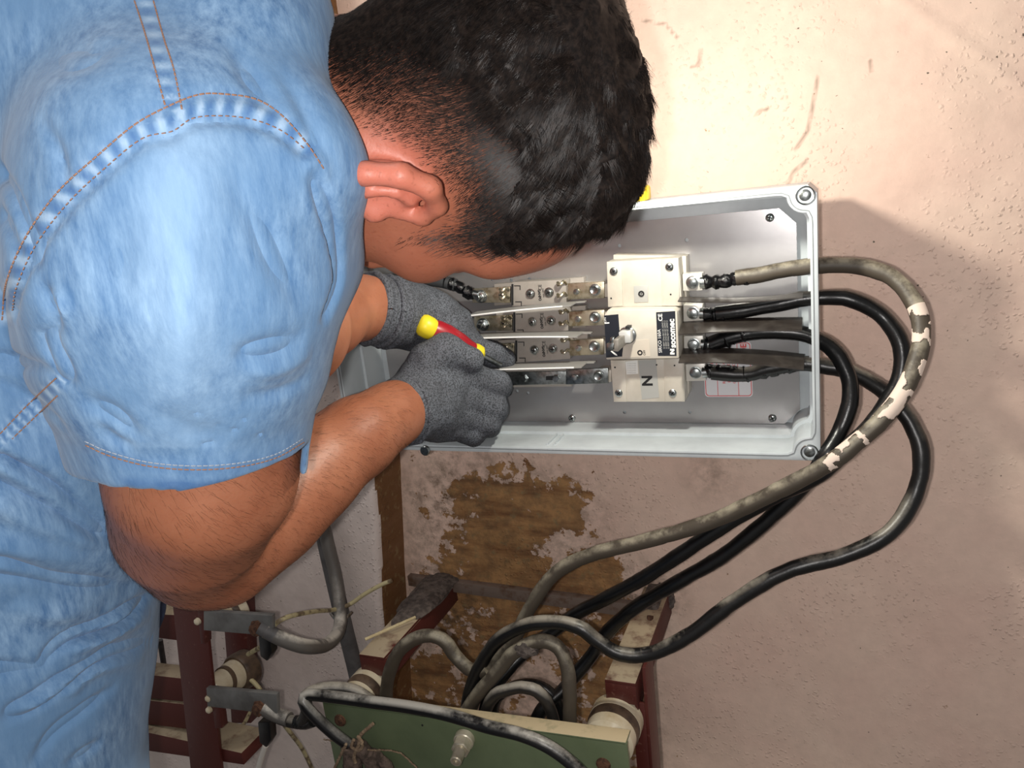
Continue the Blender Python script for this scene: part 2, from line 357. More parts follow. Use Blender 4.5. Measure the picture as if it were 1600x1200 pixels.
# ------------------------------------------------------------------ enclosure
BX0, BX1, BZ0, BZ1 = -0.583, -0.009, 1.203, 1.480; YF = -0.20
def screwpos(u, v): p = P(u, v, YF); return (p.x, p.z)
cTR = screwpos(1258, 305); cBR = screwpos(1260, 706); dx = BX1 - cTR[0]; dz = BZ1 - cTR[1]
bosses = [cTR, (BX1 - dx, BZ0 + dz), (BX0 + dx, BZ0 + dz), (BX0 + dx, BZ1 - dz)]
def opening(off):
    x0, x1, z0, z1 = BX0 + 0.007 + off, BX1 - 0.007 - off, BZ0 + 0.0075 + off, BZ1 - 0.0075 - off
    R_ = 0.0165 + off; pts = []
    for (cx, cz), a0, sx, sz in ((bosses[0], None, 1, 1), (bosses[3], None, -1, 1), (bosses[2], None, -1, -1), (bosses[1], None, 1, -1)):
        ex = x1 if sx > 0 else x0; ez = z1 if sz > 0 else z0
        # from the vertical edge to the horizontal edge round the boss
        loc = []
        for k in range(13):
            e1 = math.asin(min(.95, (abs(ex - cx)) / R_)); e2 = math.asin(min(.95, abs(ez - cz) / R_))
            th = -e1 + .16 + (math.pi / 2 + e1 + e2 - .32) * k / 12
            loc.append((cx - sx * R_ * math.sin(th), cz - sz * R_ * math.cos(th)))
        fil = 0.004
        a = loc[0]; b = loc[-1]
        seq = [(ex, a[1] - sz * 0.012), (ex - sx * 0.0004, a[1] - sz * 0.005)] + loc + [(b[0] - sx * 0.005, ez - sz * 0.0004), (b[0] - sx * 0.012, ez)]
        if (sx, sz) in ((-1, 1), (1, -1)): seq = seq[::-1]
        pts += seq
    return pts
ch = 0.008
outer = [(BX0 + ch, BZ0), (BX1 - ch, BZ0), (BX1, BZ0 + ch), (BX1, BZ1 - ch), (BX1 - ch, BZ1), (BX0 + ch, BZ1), (BX0, BZ1 - ch), (BX0, BZ0 + ch)]
enc = empty('electrical_enclosure', (BX0 + 0.287, -0.085, BZ0), 'open light grey plastic electrical box mounted on the wall, without its lid', 'electrical box')
curve2d(outer, [opening(0)], YF, -0.150, 'rim', M_abs, enc, 0.0007)
curve2d(outer, [opening(0.0035)], -0.1505, -0.105, 'side_wall', M_abs, enc, 0.0)
curve2d(outer, [], -0.105, -0.083, 'back_wall', M_abs, enc, 0.002)
op = opening(0)
cxm, czm = (BX0 + BX1) / 2, (BZ0 + BZ1) / 2
def grow(pts, d):
    n = len(pts); out = []
    for i in range(n):
        a = np.array(pts[i - 1]); b = np.array(pts[(i + 1) % n]); t = _n(b - a); out.append((pts[i][0] + t[1] * d, pts[i][1] - t[0] * d))
    return out
area = sum(op[i - 1][0] * op[i][1] - op[i][0] * op[i - 1][1] for i in range(len(op)))
sg = 1 if area > 0 else -1
curve2d(grow(op, 0.0031 * sg), [grow(op, 0.0022 * sg)], YF - 0.0004, YF + 0.003, 'gasket', M_gasket, enc)
for i, c in enumerate(bosses):
    m_ = MB(); m_.lathe((c[0], YF + 0.004, c[1]), (0, -1, 0), [(0, 0.0), (0, 0.0088), (0.0052, 0.0088), (0.0056, 0.0082), (0.0052, 0.0075), (0.003, 0.0070), (0.003, 0.0)], 28)
    s_ = m_.build('lid_screw_socket', M_zinc if i < 2 else M_abs, enc)
    m_ = MB(); m_.lathe((c[0], YF + 0.0015, c[1]), (0, -1, 0), [(0, 0), (0, 0.0062), (0.0012, 0.0062), (0.0022, 0.004), (0.0022, 0)], 24)
    m2 = m_.build('lid_screw', M_zinc, s_)
    MB().box(c[0] - 0.0055, c[0] + 0.0055, YF - 0.0016, YF - 0.0004, c[1] - 0.0008, c[1] + 0.0008).build('slot', M_dark, m2) if False else None
holes_px = [(968, 384), (1073, 375), (976, 644), (1078, 644), (769, 437), (799, 438), (827, 436), (797, 615), (808, 611), (825, 614), (784, 644), (600, 600)]
yp = -0.112
px0, px1, pz0, pz1 = BX0 + 0.022, -0.031, BZ0 + 0.0115, BZ1 - 0.0265 + 0.003
cc = 0.017
plate_out = [(px0 + cc, pz0), (px1 - cc, pz0), (px1, pz0 + cc), (px1, pz1 - cc), (px1 - cc, pz1), (px0 + cc, pz1), (px0, pz1 - cc), (px0, pz0 + cc)]
hl = []
for u, v in holes_px: q = P(u, v, yp); hl.append(circ((q.x, q.z), 0.0021, 14))
plate = curve2d(plate_out, hl, yp, -0.110, 'mounting_plate', M_plate, enc)
def screw(c, y, r, name, parent, m=None, h=0.0022, cross=True, ax=(0, -1, 0)):
    m = m or M_zinc; mb = MB()
    mb.lathe((c[0], y, c[1]), ax, [(0, 0), (0, r), (h * 0.45, r), (h * 0.85, r * 0.8), (h, r * 0.5), (h, r * 0.32)], 20)
    o = mb.build(name, m, parent)
    if cross:
        a = rng.random() * math.pi / 2; k = MB(); l_ = r * 0.62; w_ = r * 0.15
        for t in (a, a + math.pi / 2):
            ux, uz = math.cos(t), math.sin(t); q = [(c[0] + ux * s1 * l_ - uz * s2 * w_, c[1] + uz * s1 * l_ + ux * s2 * w_) for s1, s2 in ((-1, -1), (1, -1), (1, 1), (-1, 1))]
            k.hexa([(x, y - h - 0.0002, z) for x, z in q], [(x, y - h * 0.5, z) for x, z in q])
        me = bpy.data.meshes.new('cross_recess'); me.from_pydata(k.v, [], k.f); o.data.materials.append(M_dark)
        bm = bmesh.new(); bm.from_mesh(o.data); n0 = len(bm.faces); bm.from_mesh(me)
        bm.faces.ensure_lookup_table()
        for f in bm.faces[n0:]: f.material_index = 1
        bm.to_mesh(o.data); bm.free()
    return o
for u, v in ((1203, 340), (1207, 653), (894, 653)):
    q = P(u, v, yp); screw((q.x, q.z), yp, 0.0045, 'plate_screw', enc, h=0.003)
# two moulded ribs on the bottom wall and light clips at the top
for u in (868, 878):
    a = P(u + 8, 676, -0.14); MB().hexa([(a.x - 0.001, -0.19, BZ0 + 0.0075), (a.x + 0.001, -0.19, BZ0 + 0.0075), (a.x + 0.001, -0.19, BZ0 + 0.010), (a.x - 0.001, -0.19, BZ0 + 0.010)], [(a.x - 0.001, -0.155, BZ0 + 0.0075), (a.x + 0.001, -0.155, BZ0 + 0.0075), (a.x + 0.001, -0.155, BZ0 + 0.010), (a.x - 0.001, -0.155, BZ0 + 0.010)]).build('moulded_rib', M_abs, enc)
# sticker on the plate
s1 = [P(u, v, yp - 0.0003) for u, v in ((1104, 537), (1172, 531), (1173, 619), (1103, 619))]
def rrect(x0, x1, z0, z1, r, n=5):
    out = []
    for cx, cz, a0 in ((x1 - r, z1 - r, 0), (x0 + r, z1 - r, 90), (x0 + r, z0 + r, 180), (x1 - r, z0 + r, 270)):
        for k in range(n + 1): a = math.radians(a0 + 90 * k / n); out.append((cx + r * math.cos(a), cz + r * math.sin(a)))
    return out
sx0, sx1, sz0, sz1 = s1[3].x, s1[1].x, s1[3].z, s1[0].z
st = curve2d(rrect(sx0 - .001, sx1 + .001, sz0 - .001, sz1 + .001, .004), [], yp - 0.0004, yp - 0.0001, 'warning_sticker', mat('sticker_paper', hexc(205, 203, 206), 0.4), enc)
st['label'] = 'pale sticker with red border and red print'
k = curve2d(rrect(sx0, sx1, sz0, sz1, .004), [rrect(sx0 + .0008, sx1 - .0008, sz0 + .0008, sz1 - .0008, .0034)], yp - 0.0007, yp - 0.0004, 'red_border', M_red, st)
W_ = sx1 - sx0
for fr in (0.27, 0.72): curve2d([(sx0 + W_ * fr - .0003, sz0), (sx0 + W_ * fr + .0003, sz0), (sx0 + W_ * fr + .0003, sz1), (sx0 + W_ * fr - .0003, sz1)], [], yp - 0.0007, yp - 0.0004, 'red_line', M_red, st)
for tx, u, h in (('LA CABLE', 1113, .0042), ('REAPRETAR', 1131, .0048), ('PUNTO DE', 1139, .0046), ('CONEXION', 1147, .0046)): text(tx, u, 580, yp - 0.0006, h, 'red_print', M_red, st, 90, 1.2)
text('DE', 1162, 545, yp - 0.0006, .009, 'red_print', M_red, st, 90, 1.0, 0.0003)

# yellow clamp on the top edge of the box, half hidden by the head
q0 = P(1000, 302, -0.17)
cl = MB(); cl.box(q0.x - 0.008, q0.x + 0.010, -0.188, -0.160, BZ1 + 0.0, BZ1 + 0.016)
tag(cl.build('yellow_plug', mat('yellow_plastic', hexc(235, 200, 20), 0.4), None, 0.003), 'small bright yellow plastic block standing on the top edge of the grey box', 'plug')

# ------------------------------------------------------------------ load break switch
sw = empty('load_break_switch', tuple(P(1005, 520, yp)), 'beige four-pole switch in the middle of the box with black label and metal lever', 'switch')
YU, YM = -0.158, -0.176
def part(pts, y0, y1, name, m, parent, bev=0.0008): return MB().px(pts, y0, y1).build(name, m, parent, bev)
part([(958, 398), (1072, 400), (1076, 615), (966, 615)], -0.135, yp, 'rear_housing', M_beige, sw)
ub = part([(948, 409), (1060, 403), (1066, 478), (950, 480)], YU, yp, 'top_pole_cover', M_beige, sw)
part([(948, 409), (971, 408), (973, 478), (950, 480)], YU - 0.0012, YU + 0.002, 'cover_ridge', M_beige, sw, 0.0004)
part([(1032, 405), (1060, 403), (1062, 478), (1034, 478)], YU - 0.0012, YU + 0.002, 'cover_ridge', M_beige, sw, 0.0004)
mbp = part([(944, 492), (950, 484), (1052, 483), (1058, 487), (1061, 560), (947, 562)], YM, yp, 'front_housing', M_beige, sw, 0.0012)
lb = part([(954, 563), (1068, 560), (1070, 628), (959, 628)], YU, yp, 'bottom_pole_cover', M_beige, sw)
part([(954, 563), (977, 563), (979, 628), (959, 628)], YU - 0.0012, YU + 0.002, 'cover_ridge', M_beige, sw, 0.0004)
part([(1037, 561), (1066, 560), (1068, 627), (1039, 628)], YU - 0.0012, YU + 0.002, 'cover_ridge', M_beige, sw, 0.0004)
pt = part([(990, 447), (1012, 446), (1013, 472), (991, 473)], YU - 0.0008, YU, 'target_window', M_pad, sw, 0.0003)
q = P(1002, 459, YU - 0.001)
curve2d(circ((q.x, q.z), 0.0034), [circ((q.x, q.z), 0.0017)], YU - 0.0016, YU - 0.0008, 'black_ring', M_ink, pt)
curve2d(circ((q.x, q.z), 0.0007, 12), [], YU - 0.0016, YU - 0.0008, 'black_dot', M_ink, pt)
for u, v, y in ((959, 424, YU), (1046, 417, YU), (967, 614, YU), (1051, 614, YU)):
    q = P(u, v, y - 0.0012); screw((q.x, q.z), y - 0.0012, 0.0045, 'cover_screw', sw)
for u, v in ((955, 466), (1048, 460), (961, 574), (1054, 571), (1026, 570)):
    q = P(u, v, YU - 0.001); curve2d(circ((q.x, q.z), 0.0010, 10), [], YU - 0.0016, YU - 0.001, 'pin_hole', M_dark, sw)
ym = YM - 0.0004
l1 = part([(944, 493), (966, 491), (968, 518), (975, 530), (972, 557), (947, 559)], ym, YM, 'on_label', M_black, sw, 0)
l2 = part([(1025, 488), (1055, 486), (1057, 556), (1028, 556)], ym, YM, 'rating_label', M_black, sw, 0)
text('SIRCO 160A', 1031, 533, ym, 0.0050, 'sirco_print', M_white, l2, 90, 1.0, 0.0)
text('CE', 1032, 496, ym, 0.0062, 'ce_mark', M_white, l2, 90, 1.1, 0.00012)
for u in (1036.5, 1040, 1043.5): text('Ui 800V Uimp 8kV IEC 60947-3', u, 523, ym, 0.0026, 'small_print', M_pad, l2, 90, 0.93)
text('socomec', 1050.5, 521, ym, 0.0090, 'maker_print', M_white, l2, 90, 0.98, 0.00035)
part([(1047, 545), (1053.5, 545), (1054, 548), (1050, 551), (1054, 551), (1054, 554), (1047, 554), (1047, 551), (1050, 548), (1047, 548)], ym - 0.0002, ym, 'maker_mark', M_white, l2, 0)
text('ON', 945.5, 500, ym, 0.0036, 'on_print', M_white, l1, 90, 1.0); part([(944.5, 504), (952, 503.5), (952, 505.5), (944.5, 506)], ym - 0.0002, ym, 'on_bar', M_white, l1, 0)
part([(954, 549), (956, 548), (964, 554), (964.5, 556), (961, 555)], ym - 0.0002, ym, 'arrow_print', M_white, l1, 0)
off_pad = part([(974, 533), (1014, 530), (1016, 557), (972, 559)], ym + 0.0001, YM, 'off_label', mat('off_taupe', hexc(200, 190, 176), 0.45), sw, 0)
q = P(1000, 551, ym); curve2d(circ((q.x, q.z), 0.0030), [circ((q.x, q.z), 0.0016)], ym - 0.0003, ym, 'off_ring', M_ink, off_pad)
text('OFF', 1007, 551, ym, 0.0036, 'off_print', M_ink, off_pad, 90)
lp = part([(997, 563), (1025, 562), (1030, 621), (1003, 624)], YU - 0.0004, YU, 'neutral_label', M_pad, sw, 0)
text('N', 1012, 595, YU - 0.0004, 0.0165, 'n_print', M_ink, lp, 90, 1.0, 0.0006)
wl = part([(977, 565), (996, 563), (997, 584), (979, 585)], YU - 0.0005, YU, 'data_label', M_white, sw, 0)
for j in range(5): text('I 1 0 2 3 4 5', 987, 568 + j * 3.6, YU - 0.0006, 0.0022, 'data_print', M_pad, wl, 0, 0.9)
# lever
q = P(981, 523, YM); 
MB().lathe((q.x, YM, q.z), (0, -1, 0), [(0, 0.0), (0, 0.0098), (0.003, 0.0098), (0.0036, 0.009), (0.0036, 0)], 36).build('lever_boss', M_zinc, sw)
h1 = part([(966, 519), (985, 517), (986, 536), (968, 537)], YM - 0.016, YM, 'lever_shaft', mat('lever_light_grey', hexc(205, 205, 203), 0.35, 0.3), sw, 0.0012)
MB().hexa([P(958, 531, YM - .026), P(966, 530, YM - .026), P(966, 550, YM - .026), P(957, 549, YM - .026)], [P(970, 521, YM - .010), P(982, 520, YM - .010), P(983, 534, YM - .010), P(970, 536, YM - .010)]).build('lever_arm', mat('lever_grey', hexc(140, 135, 128), 0.45, 0.2, hexc(110, 104, 98), 80), sw, 0.0008)
part([(947, 537), (961, 535), (961, 547), (948, 549)], YM - 0.026, YM - 0.012, 'lever_tip', M_zinc, sw, 0.001)
part([(953, 528), (959, 527), (959, 536), (953, 536)], YM - 0.024, YM - 0.016, 'lever_tip_tab', M_zinc, sw, 0.0006)
part([(977, 510), (984, 510), (984, 514), (977, 514)], YM - 0.010, YM, 'lock_notch', M_ink, sw, 0.0004)
# right-hand terminals
YT = -0.150
for (u, v) in ((1082, 441), (1083, 489), (1084, 538), (1087, 582)):
    t_ = part([(u - 16, v - 13), (u + 15, v - 14), (u + 16, v + 13), (u - 15, v + 14)], YT, YT + 0.016, 'terminal', mat('terminal_white', hexc(205, 202, 194), 0.35, 0.15), sw, 0.001)
    q = P(u, v, YT); MB().lathe((q.x, YT, q.z), (0, -1, 0), [(0, 0), (0, 0.0070), (0.001, 0.0070), (0.0012, 0.0058), (0.0045, 0.0058), (0.005, 0.0050), (0.005, 0)], 6 * 3).build('terminal_bolt', M_zinc, t_)
# left-hand terminals
for i, (u0, u1, v0, v1) in enumerate(((887, 944, 443, 468), (889, 944, 487, 510), (890, 943, 532, 556), (884, 950, 578, 601))):
    t_ = part([(u0, v0), (u1, v0 - 3), (u1, v1 - 2), (u0, v1)], -0.143, -0.139, 'terminal_bar', M_brass if i < 3 else M_zinc, sw, 0.0004)
    q = P(u1 - 14, (v0 + v1) / 2 - 3, -0.143); MB().lathe((q.x, -0.143, q.z), (0, -1, 0), [(0, 0), (0, 0.0068), (0.0009, 0.0068), (0.001, 0.0056), (0.0042, 0.0054), (0.0048, 0.0046), (0.0040, 0.0025), (0.0040, 0)], 24).build('terminal_bolt', M_zinc, t_)
    q = P(u0 + 14, (v0 + v1) / 2, -0.143); MB().lathe((q.x, -0.143, q.z), (0, -1, 0), [(0, 0), (0, 0.0038), (0.0025, 0.0034), (0.003, 0.0)], 16).build('terminal_stud', M_zinc, t_)
    part([(u0 - 2, v0 + 2), (u1 + 8, v0), (u1 + 8, v1 - 4), (u0 - 2, v1 - 2)], -0.139, yp, 'terminal_block', M_beige if i != 3 else M_zinc, sw, 0.0006) if i < 3 else part([(930, v0 + 2), (955, v0), (955, v1 - 4), (930, v1 - 2)], -0.139, yp, 'terminal_block', M_beige, sw, 0.0006)

# ------------------------------------------------------------------ fuse bases
fl = ('topmost of the three grey fuse bases, joined to the taped cable end', 'grey fuse base on the plate, middle one of the three', 'grey fuse base on the plate, lowest of the three, behind the gloved fingertips')
for i, (x0, y0) in enumerate(((800, 441), (803, 485), (806, 529))):
    fb = empty('fuse_base', tuple(P(x0 + 42, y0 + 19, yp)), fl[i], 'fuse holder', 'fuse bases in the grey box')
    part([(x0 - 28, y0 + 3), (x0 + 112, y0 - 8), (x0 + 112, y0 + 26), (x0 - 28, y0 + 37)], -0.122, yp, 'base_foot', M_fuse, fb)
    b_ = part([(x0, y0), (x0 + 84, y0 - 4), (x0 + 85, y0 + 32), (x0, y0 + 38)], -0.140, -0.120, 'insulating_body', M_fuse, fb, 0.001)
    part([(x0 - 1, y0 + 3), (x0 + 2, y0 + 3), (x0 + 2, y0 + 36), (x0 - 1, y0 + 36)], -0.1405, -0.13, 'body_groove', M_dark, fb, 0)
    for (a, b) in ((3, 5), (5, 30)):
        for seg_ in ([(a, b), (a + 9, b), (a + 9, b + 1.2), (a, b + 1.2)], [(a + 9, b), (a + 10, b), (a + 10, b + 7), (a + 9, b + 7)]): part([(x0 + s, y0 + t) for s, t in seg_], -0.1405, -0.139, 'moulded_mark', M_dark, b_, 0)
    for u, v in ((x0 + 29, y0 + 18), (x0 + 58, y0 + 16)):
        q = P(u, v, -0.140); mw = MB(); mw.lathe((q.x, -0.140, q.z), (0, -1, 0), [(0, 0), (0, 0.0060), (0.0007, 0.0060), (0.0007, 0)], 24); wsh = mw.build('washer', M_zinc, fb)
        screw((q.x, q.z), -0.1407, 0.0044, 'body_screw', fb, h=0.003)
    text('GANFO', x0 + 43, y0 + 20, -0.1402, 0.0044, 'moulded_print', M_dark, b_, -90, 0.9, 0.0002)
    text('CE', x0 + 44, y0 + 8, -0.1402, 0.0058, 'ce_mark', M_dark, b_, 90, 1.0, 0.0)
    text('160A 500V', x0 + 49, y0 + 17, -0.1402, 0.0025, 'small_print', M_dark, b_, 90, 1.0)
    part([(x0 - 62, y0 + 10), (x0 - 3, y0 + 7), (x0 - 3, y0 + 32), (x0 - 62, y0 + 32)], -0.137, -0.134, 'contact_bar', M_brass, fb, 0.0004)
    for s, t in ((-12, 12), (-12, 24), (78, 2), (78, 20)):   # sprung jaws
        u, v = x0 + s, y0 + t; j = MB()
        qc = P(u, v, -0.140); pts = [(qc.x - 0.005, -0.139, qc.z - 0.002), (qc.x - 0.003, -0.146, qc.z + 0.002), (qc.x + 0.001, -0.149, qc.z), (qc.x + 0.004, -0.145, qc.z + 0.003), (qc.x + 0.005, -0.139, qc.z - 0.001)]
        j.tube(spline(pts, 0.001), 0.0018, 8); j.build('spring_contact', M_brass, fb)
    q = P(x0 - 13, y0 + 19, -0.137); screw((q.x, q.z), -0.140, 0.0045, 'contact_screw', fb, M_brass, h=0.006)
    q = P(x0 - 48, y0 + 22, -0.137)
    MB().lathe((q.x, -0.137, q.z), (0, -1, 0), [(0, 0), (0, 0.0082), (0.0010, 0.0082), (0.0010, 0)], 28).build('washer', M_zinc, fb)
    MB().lathe((q.x, -0.138, q.z), (0, -1, 0), [(0, 0), (0, 0.0069), (0.005, 0.0069), (0.006, 0.0055), (0.006, 0.0036), (0.006, 0.0)], 6).build('hex_nut', M_zinc, fb)
    MB().lathe((q.x, -0.144, q.z), (0, -1, 0), [(0, 0), (0, 0.0033), (0.006, 0.0033), (0.0065, 0.0028), (0.0065, 0)], 16).build('stud', M_zinc, fb)
# neutral link
nl = empty('neutral_link', tuple(P(840, 590, yp)), 'flat zinc-plated neutral bar bolted below the three grey fuse bases', 'busbar')
part([(772, 582), (884, 580), (885, 600), (772, 603)], -0.135, -0.131, 'bar', M_zinc, nl, 0.0005)
part([(765, 578), (893, 577), (893, 604), (765, 606)], -0.131, yp, 'base', M_fuse, nl)
for u in (792, 819, 870):
    q = P(u, 591, -0.135); MB().lathe((q.x, -0.135, q.z), (0, -1, 0), [(0, 0), (0, 0.0055), (0.001, 0.0055), (0.0012, 0.0045), (0.004, 0.0045), (0.0045, 0.004), (0.0045, 0)], 6).build('bolt', M_zinc, nl)
part([(853, 588), (868, 587), (868, 594), (853, 594)], -0.1356, -0.135, 'slot', M_dark, nl, 0)

# phase barriers ----------------------------------------------------
def barrier(a, b, yb, m, label, notch=True, yfront=-0.182, sag=0.0, th=0.0006, tilt=0.0):
    A = P(*a, yfront); B = P(*b, yfront); n = 14; v = []; mb = MB()
    tp = []
    for i in range(n + 1):
        t = i / n; x = A.x + (B.x - A.x) * t; z = A.z + (B.z - A.z) * t + sag * math.sin(math.pi * t)
        yf = yfront + (0.022 if (notch and t > 0.86) else 0)
        tp.append((x, z, yf))
    for (x, z, yf), (x2, z2, yf2) in zip(tp[:-1], tp[1:]):
        mb.hexa([(x, yf, z - th), (x2, yf, z2 - th), (x2, yf, z2 + th), (x, yf, z + th)], [(x, yb, z - th + tilt), (x2, yb, z2 - th + tilt), (x2, yb, z2 + th + tilt), (x, yb, z + th + tilt)])
    o = mb.build('phase_barrier', m, None, 0, smooth=False)
    if notch:
        k = MB(); tp = [q for q in tp if q[2] == yfront]; k.tube([Vector((x, yf, z)) for x, z, yf in tp], 0.0011, 6); k.build('front_edge', M_edge, o)['label'] = 'front edge with its light painted white'  # white strip paints in the light caught by the grey sheet's edge
    return tag(o, label, 'insulating sheet', 'phase barriers of the switch')
M_barL = mat('barrier_pale', hexc(150, 148, 145), 0.35); M_edge = mat('barrier_edge_lit', hexc(235, 235, 232), 0.4); M_barR = mat('barrier_smoked', hexc(46, 41, 38), 0.3, 0, hexc(62, 57, 53), 50)
barrier((730, 494), (905, 477), -0.150, M_barL, 'thin pale insulating sheet under the top fuse base, left of the switch', True, -0.180, 0.001)
barrier((736, 529), (915, 527), -0.150, M_barL, 'thin pale insulating sheet under the middle fuse base, left of the switch', True, -0.180, 0.001)
barrier((765, 578), (920, 574), -0.150, M_barL, 'thin pale insulating sheet just above the zinc neutral bar, left of the switch', True, -0.180, 0)
barrier((1059, 471), (1254, 465), -0.160, M_barR, 'narrow smoked insulating sheet below the topmost right-hand cable', False, -0.176, -0.003, tilt=.002)
barrier((1060, 523), (1253, 517), -0.150, M_barR, 'smoked insulating sheet between the second and third right-hand cables', False, -0.180, 0.0015, tilt=.008)
barrier((1060, 567), (1256, 578), -0.150, M_barR, 'smoked insulating sheet between the third and lowest right-hand cables', False, -0.180, 0.003, tilt=.009)
# ------------------------------------------------------------------ supply cables on the right
def crimp(u0, v0, u1, v1, parent, r=0.0065):
    MB().cyl(P(u0, v0, -0.148), P(u1, v1, -0.148), r, n=18).build('cable_lug', M_zinc, parent)
def taped(pts, r, parent, seed=0):
    q = spline([tuple(P(*a)) for a in pts], 0.0025); g = np.random.default_rng(seed)
    rad = [r * (1 + 0.10 * math.sin(i * 1.7) + 0.10 * g.normal()) for i in range(len(q))]
    q = [a + g.normal(0, 0.0004, 3) for a in q]
    MB().tube(q, rad, 14).build('insulating_tape', M_tape, parent)
R1 = 0.0084
def right_cable(lab, m, inner, tape, outerp, seed, r=R1, lug=None):
    e = empty('supply_cable', tuple(P(*outerp[0])), lab, 'cable', 'thick cables leaving the right side of the box')
    cable(inner + outerp, r, 'sheath', m, e, 16, 0.006, 0.00015)
    taped(tape, r * 0.86, e, seed); crimp(*lug, e)
    g = P(*outerp[0]); 
    return e
yI = -0.148
A = right_cable('brownish grey cable with white paint splashes, topmost to leave the box and widest loop', None or M_cable_old,
    [(1150, 434, yI), (1190, 429, yI), (1235, 420, yI)], [(1100, 441, yI), (1125, 440, yI), (1150, 435, yI), (1172, 433, yI)],
    [(1284, 415, yI), (1340, 416, -0.15), (1395, 434, -0.16), (1432, 480, -0.18), (1439, 535, -0.20), (1418, 600, -0.22), (1378, 655, -0.235), (1330, 698, -0.243), (1290, 727, -0.245), (1205, 772, -0.24), (1110, 815, -0.23), (1010, 845, -0.225), (920, 868, -0.22), (865, 898, -0.22), (828, 950, -0.225), (800, 1005, -0.23), (772, 1040, -0.235), (750, 1075, -0.245), (735, 1110, -0.255), (730, 1150, -0.26)], 1, lug=(1094, 441, 1106, 441))
B = right_cable('black cable, second to leave the box, curving down behind the grey painted one', M_cable_blk,
    [(1120, 490, yI), (1160, 485, yI), (1210, 476, yI), (1250, 468, yI)], [(1100, 490, yI), (1115, 492, yI), (1130, 492, yI), (1160, 486, yI)],
    [(1284, 465, yI), (1330, 468, -0.15), (1378, 494, -0.15), (1408, 540, -0.16), (1404, 595, -0.17), (1368, 655, -0.18), (1325, 700, -0.20), (1280, 742, -0.21), (1210, 776, -0.21), (1140, 815, -0.21), (1060, 868, -0.21), (1000, 906, -0.205), (940, 938, -0.20), (902, 958, -0.20), (866, 985, -0.205), (822, 1018, -0.22), (790, 1050, -0.24), (765, 1085, -0.255), (755, 1130, -0.26)], 2, lug=(1094, 489, 1108, 490))
Cc = right_cable('black cable, third to leave the box, in the tightest loop close to its right side', M_cable_blk,
    [(1110, 537, yI), (1150, 525, yI), (1200, 518, yI), (1250, 521, yI)], [(1102, 538, yI), (1125, 536, yI), (1145, 527, yI), (1170, 521, yI)],
    [(1280, 532, yI), (1305, 550, -0.155), (1326, 590, -0.165), (1328, 630, -0.175), (1312, 675, -0.185), (1290, 712, -0.20), (1262, 752, -0.20), (1200, 812, -0.20), (1130, 868, -0.20), (1062, 908, -0.20), (1015, 935, -0.195), (981, 958, -0.195), (947, 990, -0.195), (925, 1023, -0.20), (900, 1053, -0.21), (876, 1082, -0.225), (848, 1108, -0.24), (830, 1140, -0.25)], 3, lug=(1096, 538, 1108, 538))
Dd = right_cable('black dusty cable, lowest to leave the box, sweeping widest and low over the wall', dusty('black_cable_half_dusty', hexc(20, 19, 19), hexc(160, 153, 140), 0.40, 18, 0.35, 0.44, 0.6),
    [(1112, 582, yI), (1165, 585, yI), (1200, 576, yI), (1250, 568, yI)], [(1102, 580, yI), (1130, 580, yI), (1165, 586, yI), (1200, 580, yI), (1240, 570, yI)],
    [(1284, 572, yI), (1330, 582, -0.15), (1385, 615, -0.15), (1425, 665, -0.16), (1440, 715, -0.17), (1428, 775, -0.18), (1390, 832, -0.20), (1320, 868, -0.21), (1230, 892, -0.22), (1150, 938, -0.23), (1080, 990, -0.24), (1020, 1020, -0.245), (970, 1022, -0.25), (935, 1002, -0.25), (905, 980, -0.25), (865, 972, -0.25), (818, 978, -0.25), (776, 1002, -0.25), (748, 1045, -0.25), (733, 1085, -0.255), (728, 1130, -0.26)], 4, lug=(1098, 582, 1108, 581))
# white paint splashes on the grey cable, lying on its sheath
def splash():
    q = spline([tuple(P(*a)) for a in [(1284, 415, yI), (1340, 416, -0.15), (1395, 434, -0.16), (1432, 480, -0.18), (1439, 535, -0.20), (1418, 600, -0.22), (1378, 655, -0.235), (1330, 698, -0.243), (1290, 727, -0.245)]], 0.001)
    q = np.array(q); V = []; Fc = []; n = len(q); prev = None; last = -1
    pp_, _ = proj(q)
    rows = {}
    for i in range(1, n - 1):
        if not (1275 < pp_[i, 0]) or pp_[i, 1] < 480: continue
        t = _n(q[i + 1] - q[i - 1]); view = _n(EYE - q[i]); s = _n(np.cross(t, view)); o = np.cross(s, t); o = o if o @ view > 0 else -o
        for k in range(-14, 15):
            a = k * 0.08; rows[(i, k)] = q[i] + (o * math.cos(a) + s * math.sin(a)) * (R1 * 1.055)
    keys = sorted(rows); arr = np.array([rows[k] for k in keys]); nz = vnoise(arr * 85 + 7) + 0.6 * vnoise(arr * 190)
    pyx, _ = proj(arr)
    w_ = 0.25 * np.exp(-((pyx[:, 1] - 640) / 70) ** 2); on = {k: (z + w > 0.22) for k, z, w in zip(keys, nz, w_)}
    ix = {k: j for j, k in enumerate(keys)}
    for (i, k) in keys:
        c = [(i, k), (i + 1, k), (i + 1, k + 1), (i, k + 1)]
        if all(x in ix and on[x] for x in c): Fc.append([ix[x] for x in c])
    me = bpy.data.meshes.new('paint_splash'); me.from_pydata(arr.tolist(), [], Fc); me.update()
    bm = bmesh.new(); bm.from_mesh(me); bmesh.ops.delete(bm, geom=[v for v in bm.verts if not v.link_faces], context='VERTS'); bm.to_mesh(me); bm.free()
    o = link('paint_splash', me, mat('white_paint', hexc(225, 205, 190), 0.6), A); o['label'] = 'white paint splashes'
    md = o.modifiers.new('s', 'SOLIDIFY'); md.thickness = 0.0005; md.offset = 0
splash()
